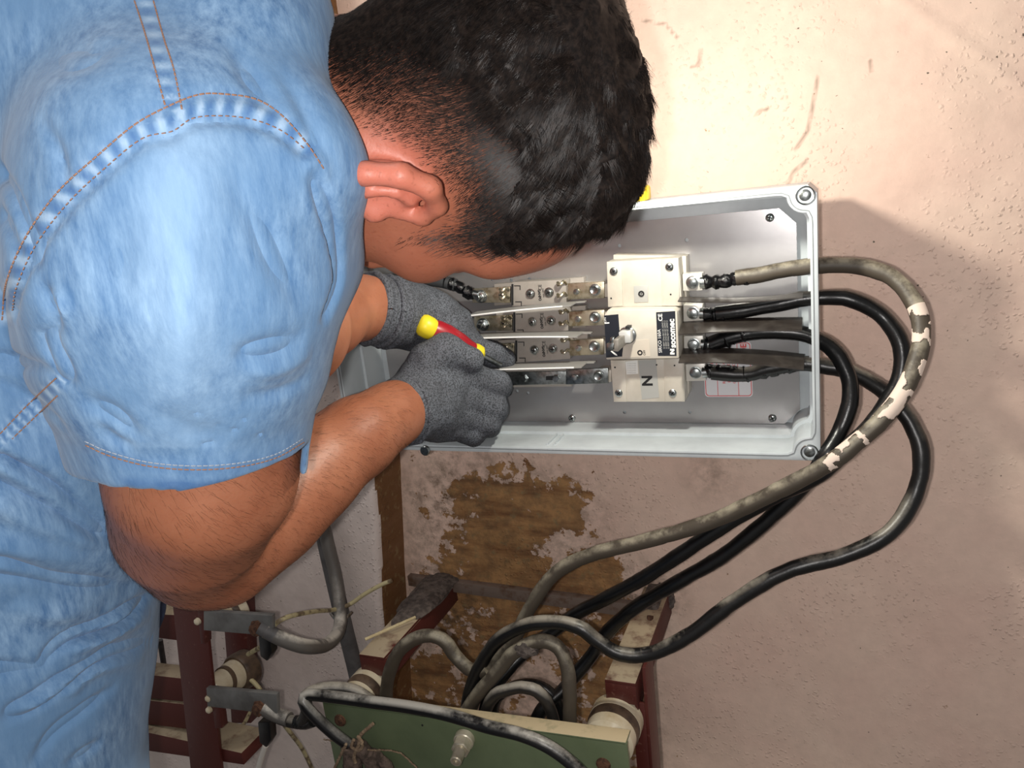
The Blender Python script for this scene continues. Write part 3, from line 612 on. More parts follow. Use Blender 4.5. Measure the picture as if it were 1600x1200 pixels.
# grommets where they leave the box (outside)
# incoming cable at upper left
e = empty('incoming_cable', tuple(P(600, 441, -0.15)), 'dark grey cable with taped end reaching the topmost fuse base from the left', 'cable')
cable([(480, 470, -0.15), (540, 450, -0.15), (600, 439, -0.15), (650, 436, -0.15), (690, 440, -0.148), (712, 446, -0.146)], 0.0078, 'sheath', mat('grey_sheath', hexc(66, 68, 70), 0.4), e)
taped([(692, 440, -0.148), (712, 446, -0.146), (728, 455, -0.143), (740, 460, -0.140)], 0.0072, e, 9)
MB().cyl(P(734, 458, -0.141), P(748, 462, -0.141), 0.005, 0.006, 14).build('cable_lug', M_zinc, e)

# ------------------------------------------------------------------ lower installation
def ybox(x0, x1, y0, y1, z0, z1): return MB().box(x0, x1, y0, y1, z0, z1)
ZB = 1.5 - 0.580
# metal angle let into the wall
an = MB(); a = P(640, 906, -0.006); b = P(1003, 962, -0.006)
an.hexa([(a.x, -0.012, a.z + .010), (b.x, -0.012, b.z + .020), (b.x, -0.012, b.z - .002), (a.x, -0.012, a.z - .008)], [(a.x, 0.004, a.z + .010), (b.x, 0.004, b.z + .020), (b.x, 0.004, b.z - .002), (a.x, 0.004, a.z - .008)])
tag(an.build('wall_iron_bar', M_oldiron, None, 0.001), 'old paint-smeared flat iron bar fixed across the stained wall', 'metal bar')
def bracket(xl, xr, ytip, z, lab, yr):
    e = empty('support_bracket', (xl, 0, z), lab, 'bracket', 'iron brackets holding the green panel')
    MB().box(xl, xr, ytip, 0.01, z - .004, z).build('top_flange', M_redox, e, 0.0006)
    MB().box(xl, xr, ytip, ytip + 0.004, z - .030, z - .004).build('end_plate', M_redox2, e, 0.0006)
    MB().box(xr - 0.004, xr, ytip + 0.004, 0.01, z - .040, z - .004).build('side_flange', M_redox, e, 0.0006)
    MB().box(xl + 0.006, xr - 0.006, yr, 0.0, z - .02, z + .008).build('cement_fixing', M_cement, e, 0.004)
    return e
bl = P(561, 1024, -0.225); br = P(600, 1029, -0.225)
e1 = bracket(bl.x, br.x, -0.225, bl.z + .002, 'dust-covered red-brown iron bracket at left, rising from the green panel to the wall', -0.10)
# rough cement over the left bracket root
def lump(c, r, sx, name, lab, m, seed):
    bm = bmesh.new(); bmesh.ops.create_icosphere(bm, subdivisions=4, radius=1)
    for v in bm.verts:
        p = np.array(v.co)[None]; k_ = 1 + 0.22 * vnoise(p * 2.5 + seed)[0] + 0.10 * vnoise(p * 7 + seed)[0]
        v.co = Vector((v.co.x * sx[0], v.co.y * sx[1], v.co.z * sx[2])) * r * k_ + Vector(c)
    me = bpy.data.meshes.new(name); bm.to_mesh(me); bm.free(); return tag(link(name, me, m), lab, 'mortar')
lump(((bl.x + br.x) / 2, -0.055, bl.z + .002), 0.027, (1.05, 3.2, 0.34), 'mortar_lump', 'rough grey mortar lump around the left bracket where it enters the wall', M_cement, 3)
lump(P(1032, 935, 0.0), 0.024, (0.9, 0.7, 0.9), 'mortar_lump', 'broken grey mortar around the right bracket where it enters the wall', M_cement, 11)
bl2 = P(945, 1066, -0.225); br2 = P(993, 1071, -0.225)
e2 = bracket(bl2.x, br2.x, -0.225, bl2.z + .004, 'dust-covered red-brown iron bracket at right, above the green panel corner', -0.06)
# vertical angle post of the right side
pr = empty('angle_post', tuple(P(990, 1200, -0.215)), 'red-brown upright angle iron right of the green panel', 'metal post')
a = P(985, 1075, -0.215); 
MB().box(a.x, a.x + 0.016, -0.215, -0.211, 0.55, bl2.z - .03).build('front_leg', M_redox2, pr, 0.0005)
a2 = P(1000, 1080, -0.19)
MB().box(a.x + 0.016, a.x + 0.020, -0.215, -0.175, 0.55, bl2.z + .02).build('side_leg', M_redox2, pr, 0.0005)
# thin upright rusty rod above it
tag(MB().tube([P(1016, 962, -0.08), P(1014, 1000, -0.10), P(1006, 1060, -0.15), P(1002, 1120, -0.17)], 0.0045, 6).build('rusty_rod', M_rust, None), 'thin rusty rod leaning on the right bracket in front of the wall', 'rod')
# green panel
p0 = P(505, 1096, -0.30); p1 = P(980, 1160, -0.30); zt = (p0.z + p1.z) / 2
gp = empty('green_panel', (p0.x, -0.30, 0.55), 'green painted metal panel at the bottom, hung on porcelain insulators', 'metal panel')
gb = MB(); gb.hexa([(p0.x, -0.302, p0.z), (p1.x, -0.302, p1.z), (p1.x + .004, -0.302, 0.55), (p0.x + .004, -0.302, 0.55)], [(p0.x, -0.297, p0.z), (p1.x, -0.297, p1.z), (p1.x + .004, -0.297, 0.55), (p0.x + .004, -0.297, 0.55)])
gb.build('sheet', M_green, gp, 0.0008)
ft = MB(); ft.hexa([(p0.x + .001, -0.302, p0.z + .001), (p1.x - .001, -0.302, p1.z + .001), (p1.x - .001, -0.302, p1.z - .002), (p0.x + .001, -0.302, p0.z - .002)], [(p0.x + .001, -0.280, p0.z + .001), (p1.x - .001, -0.280, p1.z + .001), (p1.x - .001, -0.280, p1.z - .002), (p0.x + .001, -0.280, p0.z - .002)])
ft.build('top_flange', M_greentop, gp, 0.0008)
for u, v in ((532, 1125), (943, 1194)):
    q = P(u, v, -0.302); MB().lathe((q.x, -0.302, q.z), (0, -1, 0), [(0, 0), (0, 0.0085), (0.0015, 0.0085), (0.0025, 0.0065), (0.004, 0.0065), (0.0045, 0.005), (0.0045, 0)], 18).build('rusty_screw', M_rust, gp)
q = P(660, 1133, -0.302); curve2d(circ((q.x, q.z), 0.0014, 10), [], -0.3025, -0.302, 'pin_hole', M_dark, gp)
# earth stud with nut
es = empty('earth_bolt', tuple(P(722, 1160, -0.302)), 'pale brass bolt with hexagonal nut sticking out of the green panel', 'bolt')
M_palebrass = mat('pale_brass', hexc(205, 196, 176), 0.35, 0.5, hexc(170, 160, 138), 60)
q = P(727, 1152, -0.302); ax = (0.12, -1, -0.1)
MB().lathe(q, ax, [(0, 0.0), (0, 0.0125), (0.008, 0.0125), (0.009, 0.0115), (0.009, 0)], 28).build('collar', M_palebrass, es)
MB().lathe(q + Vector(ax).normalized() * 0.009, ax, [(0, 0), (0, 0.0118), (0.011, 0.0118), (0.012, 0.0105), (0.012, 0)], 6).build('hex_nut', M_palebrass, es)
MB().lathe(q + Vector(ax).normalized() * 0.021, ax, [(0, 0), (0, 0.0075), (0.016, 0.0070), (0.017, 0.006), (0.017, 0.004), (0.012, 0.004), (0.012, 0)], 24).build('threaded_stud', M_palebrass, es)
# insulators
def insulator(c, ax, L, r, lab, grp, cat='insulator', bands=(0.25, 0.42)):
    e = empty('porcelain_insulator', tuple(c), lab, cat, grp)
    c = Vector(c); ax = Vector(ax).normalized()
    MB().lathe(c, ax, [(0, 0.0), (0, r * 0.92), (L * 0.03, r), (L * bands[0], r), (L * (bands[0] + .02), r * 0.86), (L * bands[1], r * 0.84), (L * (bands[1] + .03), r * 0.95), (L * 0.66, r * 0.95), (L * 0.70, r * 0.82), (L * 0.86, r * 0.80), (L * 0.90, r * 0.66), (L, r * 0.60), (L, 0)], 40).build('porcelain_body', M_porc, e)
    MB().lathe(c + ax * L * (bands[0] + .01), ax, [(0, r * 0.8), (0, r * 0.99), (L * (bands[1] - bands[0]) * .5, r * 1.0), (L * (bands[1] - bands[0]), r * 0.93), (L * (bands[1] - bands[0]), r * 0.8)], 40).build('clamp_band', M_porcb, e)
    return e
q = P(583, 1068, -0.215); insulator(q, (0, -1, 0), 0.075, 0.029, 'cream porcelain insulator behind the top left corner of the green panel', 'insulators of the green panel')
q = P(966, 1118, -0.215); insulator(q, (0, -1, 0), 0.075, 0.032, 'cream porcelain insulator behind the top right corner of the green panel', 'insulators of the green panel')
# short wooden stick lying on the left bracket
tag(MB().tube([P(571, 1003, -0.20) + Vector((0, 0, .004)), P(650, 970, -0.14) + Vector((0, 0, .006))], 0.0022, 8).build('stick', mat('dry_wood', hexc(205, 190, 150), 0.8, 0, hexc(180, 160, 120), 60), None), 'thin pale stick lying on top of the left bracket', 'stick')
# small cables behind / above the green panel
small = [
 ([(602, 1110, -0.25), (606, 1062, -0.25), (622, 1020, -0.25), (655, 995, -0.245), (690, 998, -0.24), (714, 1028, -0.24), (738, 1048, -0.245), (765, 1046, -0.25)], .0088, M_cable_old, 'brown-grey cable arching over beside the left porcelain insulator'),
 ([(712, 1140, -0.27), (738, 1096, -0.265), (775, 1052, -0.26), (805, 1018, -0.255), (842, 1002, -0.25), (872, 1012, -0.25), (887, 1045, -0.255), (890, 1090, -0.26), (890, 1150, -0.262)], .0085, M_cable_old, 'dusty cable arch with a lumpy mortar-caked joint, over the middle of the panel'),
 ([(748, 1150, -0.27), (768, 1092, -0.268), (800, 1076, -0.266), (830, 1076, -0.264), (853, 1094, -0.262), (866, 1130, -0.262), (868, 1160, -0.262)], .0075, M_cable_dust, 'smaller cable arch just above the top edge of the green panel'),
 ([(770, 1135, -0.24), (775, 1095, -0.24), (800, 1074, -0.235), (838, 1070, -0.23), (868, 1092, -0.23), (884, 1140, -0.235)], .0070, M_cable_blk, 'dark arch standing in for the shadow of the smaller arch above the green panel')]  # last one is a dark tube modelled in place of a cast shadow
for pts, r, m, lab in small:
    o = cable(pts, r, 'panel_cable', m, None, 16, 0.006, 0.0002); tag(o, lab, 'cable', 'cables arching behind the green panel')
o = lump(P(822, 1014, -0.254), 0.010, (1.5, 1.1, 1.0), 'tape_lump', 'crusty brown joint wrapped around the arching cable above the panel', M_cement, 5); o['category'] = 'cable joint'
# cable in front of the panel
fc = empty('front_cable', tuple(P(700, 1118, -0.33)), 'dusty black cable, painted light on top, looping round the left edge and crossing the front of the green panel', 'cable')
M_front = dusty('front_cable_dust_light', hexc(26, 25, 26), hexc(180, 176, 168), 0.32, 22, 0.35, 0.37, 0.54)  # pale upper side is dust plus light painted on the cable top
cable([(546, 1164, -0.325), (520, 1145, -0.330), (490, 1117, -0.335), (474, 1096, -0.335), (482, 1086, -0.328), (520, 1089, -0.325), (580, 1097, -0.325), (640, 1105, -0.327), (700, 1117, -0.330), (760, 1135, -0.332), (820, 1150, -0.335), (870, 1175, -0.335), (915, 1215, -0.335), (940, 1260, -0.335)], .0075, 'sheath', M_front, fc, 16)
bc = cable([(640, 1150, -0.285), (590, 1105, -0.285), (555, 1080, -0.287), (515, 1075, -0.30), (485, 1082, -0.315), (476, 1094, -0.322), (480, 1110, -0.320), (470, 1128, -0.31), (440, 1123, -0.31), (412, 1108, -0.31)], .0082, 'link_cable', M_cable_dust, None)
tag(bc, 'dusty cable from the lower flat bar to behind the left edge of the green panel', 'cable')
tp_ = cable([(463, 1128, -0.3105), (478, 1129, -0.3105), (490, 1125, -0.312)], .0089, 'tape_band', M_tape, bc) 
# twine and crumpled knot at the end of the front cable
M_twine = mat('twine', hexc(150, 128, 104), 0.95, 0, hexc(120, 98, 78), 200, 0.4, 0.6, 0.8, 400, 0.001)
tw = empty('twine', tuple(P(560, 1165, -0.33)), 'frayed brown twine knotted round the cable end on the green panel', 'string')
for pts, r in (([(583, 1131, -0.335), (570, 1142, -0.337), (562, 1150, -0.338), (560, 1165, -0.34), (553, 1180, -0.338), (556, 1192, -0.337)], .0022), ([(541, 1162, -0.34), (532, 1180, -0.338), (522, 1202, -0.336)], .0018), ([(558, 1150, -0.342), (566, 1160, -0.344), (562, 1172, -0.343), (550, 1168, -0.342), (552, 1156, -0.342)], .002), ([(506, 1155, -0.31), (530, 1160, -0.32), (548, 1164, -0.33)], .0008), ([(575, 1172, -0.335), (620, 1175, -0.33), (652, 1200, -0.325)], .0010)):
    cable(pts, r, 'strand', M_twine, tw, 8, 0.002, 0.0003)
kb = empty('cable_end', tuple(P(570, 1185, -0.32)), 'frayed grey-brown cable end wrapped in old cloth hanging under the twine knot', 'cable end')
for pts, r in (([(548, 1164, -0.325), (550, 1180, -0.325), (552, 1215, -0.325)], .012), ([(562, 1166, -0.325), (578, 1186, -0.322), (590, 1215, -0.32)], .0095), ([(570, 1172, -0.318), (600, 1190, -0.316), (612, 1215, -0.315)], .007)):
    cable(pts, r, 'wrapped_core', mat('old_cloth', hexc(112, 94, 84), 0.9, 0, hexc(70, 58, 50), 90, 0.4, 0.6, 0.8, 160, 0.003), kb, 12, 0.003, 0.0006)

# ------------------------------------------------------------------ left frame
fr = empty('steel_frame', tuple(P(320, 1200, -0.3)), 'red-brown steel frame of angle irons standing at lower left behind the elbow', 'frame')
YP = -0.30
MB().px([(268, 930), (318, 930), (352, 1260), (304, 1260)], YP, YP + 0.005).build('front_post', M_redox2, fr, 0.0006)
MB().px([(268, 930), (274, 930), (310, 1260), (304, 1260)], YP + 0.005, YP + 0.04).build('post_flange', M_redox2, fr, 0.0006)
MB().px([(308, 950), (319, 950), (321, 1006), (314, 1006)], YP - 0.012, YP).build('corner_gusset', M_redox2, fr, 0.0005)
MB().px([(330, 1085), (340, 1085), (347, 1138), (336, 1138)], YP - 0.012, YP).build('corner_gusset', M_redox2, fr, 0.0005)
for pts in ([(150, 955), (295, 962), (295, 1003), (150, 985)], [(150, 1045), (300, 1062), (300, 1098), (150, 1082)], [(150, 1085), (300, 1102), (300, 1140), (150, 1122)]):
    MB().px(pts, YP + 0.02, YP + 0.05).build('cross_bar', M_redox, fr, 0.0008)
MB().px([(352, 985), (382, 990), (384, 1030), (354, 1030)], -0.11, -0.085).build('rear_post', M_redox2, fr, 0.0005)
MB().px([(346, 925), (382, 930), (392, 1130), (362, 1130)], -0.115, -0.09).build('rear_post', M_redox2, fr, 0.0005)
# ledge plate at the bottom with a bright dusty top
a = P(205, 1165, -0.30); b = P(372, 1182, -0.30)
MB().hexa([(a.x - .1, -0.293, a.z - .02), (b.x, -0.293, b.z - .02), (b.x, -0.293, b.z), (a.x - .1, -0.293, b.z)], [(a.x - .1, -0.24, a.z - .02), (b.x, -0.24, b.z - .02), (b.x, -0.24, b.z), (a.x - .1, -0.24, b.z)]).build('dusty_ledge', M_redox, fr, 0.0008)
# small grey tubes / rods behind the frame
TL_ = ['thin grey tube between the upper cross bars beside the shirt', 'thin grey tube below the cross bars, next to the front post', 'thin grey tube below the cross bars, nearest the shirt', 'long thin grey tube just behind the right edge of the red-brown front post']
for u, v0, v1, y in ((250, 1000, 1052, -0.20), (262, 1130, 1160, -0.24), (245, 1128, 1160, -0.25), (317, 1005, 1130, -0.24)):
    tag(MB().cyl(P(u, v0, y), P(u + 8, v1, y), 0.0045, n=10).build('thin_conduit', M_conduit, None), TL_.pop(0), 'pipe', 'thin tubes behind the frame')
WL_ = ['thin white wire curling low in the frame, nearest the shirt', 'thin white wire curling low in the frame, next to the front post', 'thin white wire rising from the dusty ledge right of the front post']
for pts in ([(222, 1150, -0.2), (240, 1135, -0.2), (250, 1125, -0.2)], [(262, 1155, -0.2), (280, 1145, -0.2), (292, 1128, -0.2)], [(335, 1170, -0.26), (360, 1150, -0.24), (380, 1132, -0.2), (392, 1110, -0.15)]):
    tag(cable(pts, 0.003, 'thin_wire', M_wire, None, 8), WL_.pop(0), 'wire', 'thin white wires in the frame')
# bus bars
def flatbar(pts, lab, bolt, cabl, capt):
    e = empty('flat_busbar', tuple(P(*pts[0], -0.315)), lab, 'busbar', 'flat grey busbars on the frame')
    MB().px(pts, -0.315, -0.308).build('bar', M_bar, e, 0.0008)
    q = P(*bolt, -0.315); MB().lathe((q.x, -0.315, q.z), (0, -1, 0), [(0, 0), (0, 0.0115), (0.002, 0.0115), (0.003, 0.009), (0.008, 0.0088), (0.009, 0.006), (0.009, 0)], 7).build('rusty_bolt', M_rust, e)
    # moulded black clip under the bolt
    (u, v) = capt; 
    MB().px([(u - 9, v - 18), (u + 10, v - 18), (u + 12, v + 10), (u + 5, v + 22), (u - 6, v + 14)], -0.312, -0.298).build('black_clip', M_rubber, e, 0.002)
    return e
flatbar([(318, 955), (425, 962), (425, 994), (318, 985)], 'upper flat grey busbar with rusty bolt, just under the elbow', (403, 981), None, (412, 1012))
flatbar([(322, 1075), (432, 1085), (433, 1117), (324, 1104)], 'lower flat grey busbar with rusty bolt, beside the porcelain insulator', (407, 1106), None, (411, 1147))
for u, v in ((311, 945), (328, 1108), (310, 970), (327, 1090)):
    q = P(u, v, YP - 0.012); MB().lathe((q.x, YP - 0.012, q.z), (0, -1, 0), [(0, 0), (0, 0.005), (0.004, 0.0045), (0.006, 0.002), (0.006, 0)], 12).build('dusty_bolt', M_porc, fr)
qa = P(388, 1042, -0.215); qb = P(328, 1076, -0.29); axv = (qb - qa).normalized(); LL = (qb - qa).length
e = empty('porcelain_insulator', tuple(qa), 'cream porcelain insulator with broad brown band between the two flat busbars', 'insulator', 'insulators of the left frame')
MB().lathe(qa, axv, [(0, 0), (0, .024), (.003, .0285), (LL * .30, .0285), (LL * .36, .0255), (LL * .36, 0)], 40).build('brown_band', M_porcb, e)
MB().lathe(qa - axv * .002, axv, [(0, 0), (0, .022), (.0019, .022), (.0019, 0)], 40).build('end_face', M_porc, e)
MB().lathe(qa + axv * LL * .34, axv, [(0, 0), (0, .0225), (LL * .18, .0215), (LL * .22, .019), (LL * .40, .0175), (LL * .62, .0165), (LL * .66, .014), (LL * .66, 0)], 40).build('porcelain_body', M_porc, e)
MB().lathe(qa + axv * LL * .58, axv, [(0, .01), (0, .0205), (LL * .08, .0200), (LL * .08, .01)], 40).build('brown_ring', M_porcb, e)
q = P(382, 945, -0.20); insulator(q, (-0.4, -0.9, -0.1), 0.05, 0.016, 'small cream insulator top showing above the upper flat busbar', 'insulators of the left frame')
# cables from the bars
M_greycab = dusty('grey_cable', hexc(96, 92, 88), hexc(200, 194, 184), 0.2, 30, 0.5, 0.38, 0.55)
uc = cable([(415, 985, -0.315), (445, 1000, -0.305), (478, 1010, -0.28), (508, 1008, -0.22), (527, 990, -0.17), (532, 960, -0.14), (524, 900, -0.12), (512, 850, -0.115), (500, 790, -0.11), (490, 740, -0.11)], .0098, 'busbar_cable', M_greycab, None, 16)
tag(uc, 'thick grey cable curving from the upper busbar up into the upright bundle', 'cable')
MB().cyl(P(405, 980, -0.318), P(430, 993, -0.312), .0085, .0095, 14).build('cable_lug', M_conduit, uc)
cd = cable([(492, 740, -0.10), (505, 830, -0.10), (520, 900, -0.10), (540, 985, -0.10), (556, 1050, -0.10), (570, 1120, -0.10), (590, 1220, -0.10)], .0125, 'upright_conduit', M_conduit, None, 16)
tag(cd, 'dark grey conduit running down the white wall corner left of the green panel', 'conduit')
hz = cable([(440, 566, -0.09), (480, 568, -0.09), (515, 570, -0.09), (560, 572, -0.086)], .006, 'wall_cable', M_cable_blk, None); tag(hz, 'short piece of black cable crossing the white wall to the left edge of the box', 'cable')
lc = cable([(410, 1106, -0.315), (432, 1117, -0.31), (452, 1124, -0.31)], .0095, 'cable_lug', M_greycab, None); lc.parent = bc
wr = cable([(418, 1006, -0.30), (422, 985, -0.305), (440, 968, -0.30), (465, 960, -0.27), (495, 955, -0.22), (520, 953, -0.15), (545, 945, -0.13), (570, 928, -0.125), (595, 914, -0.12), (612, 907, -0.115)], .0032, 'thin_wire', M_wire, None, 10, 0.004)
tag(wr, 'thin yellowed wire tied over the upright conduit and poking out to the right', 'wire')
MB().tube(spline([tuple(P(517, 958, -0.125)), tuple(P(524, 966, -0.14)), tuple(P(538, 966, -0.14)), tuple(P(549, 957, -0.125))], .003), .0028, 8).build('wire_tie', M_zinc, wr)
w2 = cable([(350, 1065, -0.25), (385, 1060, -0.24), (402, 1072, -0.24), (420, 1100, -0.24), (450, 1140, -0.2), (475, 1175, -0.15), (500, 1230, -0.12)], .0034, 'thin_wire', M_wire, None, 10); tag(w2, 'thin yellowed wire running down behind the lower busbar along the white wall', 'wire')
w3 = cable([(388, 1022, -0.27), (400, 1015, -0.28), (412, 1008, -0.30)], .0034, 'thin_wire', M_wire, None, 10); tag(w3, 'short end of yellowed wire at the upper black clip', 'wire')
w4 = cable([(415, 1165, -0.30), (408, 1185, -0.30), (400, 1215, -0.30)], .0042, 'thin_wire', mat('white_wire', hexc(220, 214, 204), 0.5), None, 10); tag(w4, 'white wire hanging from the lower black clip', 'wire')
# small nut ring on the bottom rim of the box, under the glove
q = P(670, 700, -0.195); tag(MB().lathe((q.x, -0.203, q.z), (0, -1, 0), [(0, 0.003), (0, 0.0065), (0.003, 0.0065), (0.004, 0.0055), (0.004, 0.003)], 24).build('loose_lid_screw', M_zinc, None), 'round metal screw head at the bottom rim of the box under the glove', 'screw')
# ------------------------------------------------------------------ implicit surfaces for the figure
class SDF:
    def __init__(s): s.pr = []
    def cone(s, a, b, ra, rb, k=0.02, op='u'): s.pr.append(('c', np.array(a, float), np.array(b, float), ra, rb, k, op)); return s
    def ell(s, c, ax, rad, k=0.02, op='u'): s.pr.append(('e', np.array(c, float), np.array(ax, float), np.array(rad, float), None, k, op)); return s
    def chain(s, pts, k=0.015):
        for a, b in zip(pts[:-1], pts[1:]): s.cone(a[0], b[0], a[1], b[1], k)
        return s
    def dist(s, p, pr):
        if pr[0] == 'c':
            ab = pr[2] - pr[1]; t = np.clip(((p - pr[1]) @ ab) / (ab @ ab + 1e-12), 0, 1)
            return np.sqrt((((p - pr[1]) - t[:, None] * ab) ** 2).sum(1)) - (pr[3] + (pr[4] - pr[3]) * t)
        q = (p - pr[1]) @ pr[2].T; k0 = np.sqrt(((q / pr[3]) ** 2).sum(1)); k1 = np.sqrt(((q / pr[3] ** 2) ** 2).sum(1)) + 1e-9
        return k0 * (k0 - 1) / k1
    def __call__(s, p):
        d = None
        for pr in s.pr:
            e = s.dist(p, pr); k = pr[5]
            if pr[6] == 'u':
                if d is None: d = e; continue
                h = np.clip(0.5 + 0.5 * (d - e) / k, 0, 1); d = d * (1 - h) + e * h - k * h * (1 - h)
            else:
                h = np.clip(0.5 - 0.5 * (d + e) / k, 0, 1); d = d * (1 - h) - e * h + k * h * (1 - h)
        return d
def surface(fun, lo, hi, h, B=16):
    lo = np.array(lo); n = np.ceil((np.array(hi) - lo) / h / B).astype(int) * B
    G = np.full(n + 1, 1.0, np.float32); nb = n // B
    cb = np.stack(np.meshgrid(*[np.arange(k) for k in nb], indexing='ij'), -1).reshape(-1, 3)
    cen = lo + (cb + 0.5) * B * h; d = fun(cen); R_ = B * h * 0.87 * 1.25 + 0.01
    off = np.stack(np.meshgrid(*[np.arange(B + 1)] * 3, indexing='ij'), -1).reshape(-1, 3)
    for c, dd in zip(cb, d):
        s_ = tuple(slice(a * B, a * B + B + 1) for a in c)
        if abs(dd) > R_: 
            if dd < 0: G[s_] = np.minimum(G[s_], -1.0)
            continue
    act = cb[np.abs(d) <= R_]
    for i in range(0, len(act), 24):
        ch_ = act[i:i + 24]; pts = lo + (ch_[:, None, :] * B + off[None]) * h
        v = fun(pts.reshape(-1, 3)).reshape(len(ch_), B + 1, B + 1, B + 1)
        for c, vv in zip(ch_, v): G[tuple(slice(a * B, a * B + B + 1) for a in c)] = vv
    S = G < 0
    cnt = sum(S[dx:S.shape[0] - 1 + dx, dy:S.shape[1] - 1 + dy, dz:S.shape[2] - 1 + dz].astype(np.uint8) for dx in (0, 1) for dy in (0, 1) for dz in (0, 1))
    cells = np.argwhere((cnt > 0) & (cnt < 8)); idx = np.full(cnt.shape, -1, np.int32); idx[tuple(cells.T)] = np.arange(len(cells))
    acc = np.zeros((len(cells), 3)); num = np.zeros(len(cells))
    cor = [(a, b, c) for a in (0, 1) for b in (0, 1) for c in (0, 1)]; vals = {c: G[cells[:, 0] + c[0], cells[:, 1] + c[1], cells[:, 2] + c[2]].astype(float) for c in cor}
    for a in cor:
        for ax in range(3):
            if a[ax]: continue
            b = list(a); b[ax] = 1; b = tuple(b); va, vb = vals[a], vals[b]; m = (va < 0) != (vb < 0)
            t = np.where(m, va / np.where(m, va - vb, 1), 0); p = np.array(a, float)[None] + t[:, None] * (np.array(b) - np.array(a))[None]
            acc += p * m[:, None]; num += m
    V = lo + (cells + acc / num[:, None]) * h
    Fs = []
    for ax in range(3):
        sl0 = [slice(None)] * 3; sl1 = [slice(None)] * 3; sl0[ax] = slice(0, -1); sl1[ax] = slice(1, None)
        e = np.argwhere(S[tuple(sl0)] != S[tuple(sl1)]); u_, v_ = [(1, 2), (2, 0), (0, 1)][ax]
        ok = (e[:, u_] > 0) & (e[:, v_] > 0) & (e[:, u_] < cnt.shape[u_]) & (e[:, v_] < cnt.shape[v_]); e = e[ok]
        ins = S[tuple(e.T)]
        def g(du, dv):
            q = e.copy(); q[:, u_] -= du; q[:, v_] -= dv; return idx[tuple(q.T)]
        f = np.stack([g(0, 0), g(1, 0), g(1, 1), g(0, 1)], 1); f[~ins] = f[~ins][:, ::-1]; Fs.append(f[(f >= 0).all(1)])
    return V, np.concatenate(Fs)
def np_mesh(name, V, Fc):
    me = bpy.data.meshes.new(name); me.vertices.add(len(V)); me.vertices.foreach_set('co', np.asarray(V, np.float32).ravel())
    me.loops.add(Fc.size); me.loops.foreach_set('vertex_index', Fc.astype(np.int32).ravel()); me.polygons.add(len(Fc))
    k = Fc.shape[1]; me.polygons.foreach_set('loop_start', np.arange(0, Fc.size, k, dtype=np.int32)); me.update(calc_edges=True); me.validate(); return me
def vnormals(V, Fc):
    a = V[Fc[:, 2]] - V[Fc[:, 0]]; b = V[Fc[:, 3]] - V[Fc[:, 1]]; n = np.cross(a, b); N = np.zeros_like(V)
    for k in range(4): np.add.at(N, Fc[:, k], n)
    return N / (np.linalg.norm(N, axis=1)[:, None] + 1e-12)
def lap(V, Fc, it=1):
    E = np.concatenate([Fc[:, [0, 1]], Fc[:, [1, 2]], Fc[:, [2, 3]], Fc[:, [3, 0]]])
    for _ in range(it):
        A = np.zeros_like(V); c = np.zeros(len(V)); np.add.at(A, E[:, 0], V[E[:, 1]]); np.add.at(A, E[:, 1], V[E[:, 0]]); np.add.at(c, E[:, 0], 1); np.add.at(c, E[:, 1], 1)
        V = 0.5 * V + 0.5 * A / c[:, None]
    return V
MM = 1 / 1200.0

# head frame
HO = D(665, 202, 0.498); th = math.radians(47)
uc = _n([1, -0.06, -0.084]); dn = _n(np.array([0, 1, 0]) - uc * uc[1]); aw = np.cross(uc, dn)
fc_ = math.cos(th) * dn + math.sin(th) * aw; rc_ = math.sin(th) * dn - math.cos(th) * aw
Hf, Hu, Hr = RW @ fc_, RW @ uc, RW @ rc_; HAX = np.stack([Hf, Hu, Hr])
def H(f, u, r): return HO + f * Hf + u * Hu + r * Hr
def hloc(p): return (p - HO) @ HAX.T

head = SDF()
head.ell(H(-.008, .045, 0), HAX, (.098, .080, .075))
head.ell(H(.028, -.022, 0), HAX, (.062, .078, .060), .03)
for s in (1, -1):
    head.cone(H(-.005, -.045, .050 * s), H(.074, -.088, .012 * s), .020, .020, .03)
    head.ell(H(.060, -.010, .042 * s), HAX, (.026, .022, .022), .025)
    head.cone(H(.086, .030, .012 * s), H(.070, .034, .046 * s), .013, .012, .015)
head.ell(H(.080, -.094, 0), HAX, (.018, .020, .024), .02)
head.ell(H(.060, .060, 0), HAX, (.038, .045, .058), .03)
for s in (1, -1):
    head.ell(H(.100, .010, .031 * s), HAX, (.016, .012, .018), .010, 's')
    head.ell(H(.078, .010, .031 * s), HAX, (.0125, .0125, .0145), .003)
head.cone(H(.086, .022, 0), H(.107, -.020, 0), .008, .011, .010)
for s in (1, -1): head.ell(H(.102, -.024, .012 * s), HAX, (.010, .008, .008), .006)
head.cone(H(.089, -.044, -.014), H(.089, -.044, .014), .0075, .0075, .008)
head.cone(H(.089, -.055, -.013), H(.089, -.055, .013), .0080, .0080, .006)
head.cone(H(.100, -.0495, -.020), H(.100, -.0495, .020), .0020, .0020, .003, 's')
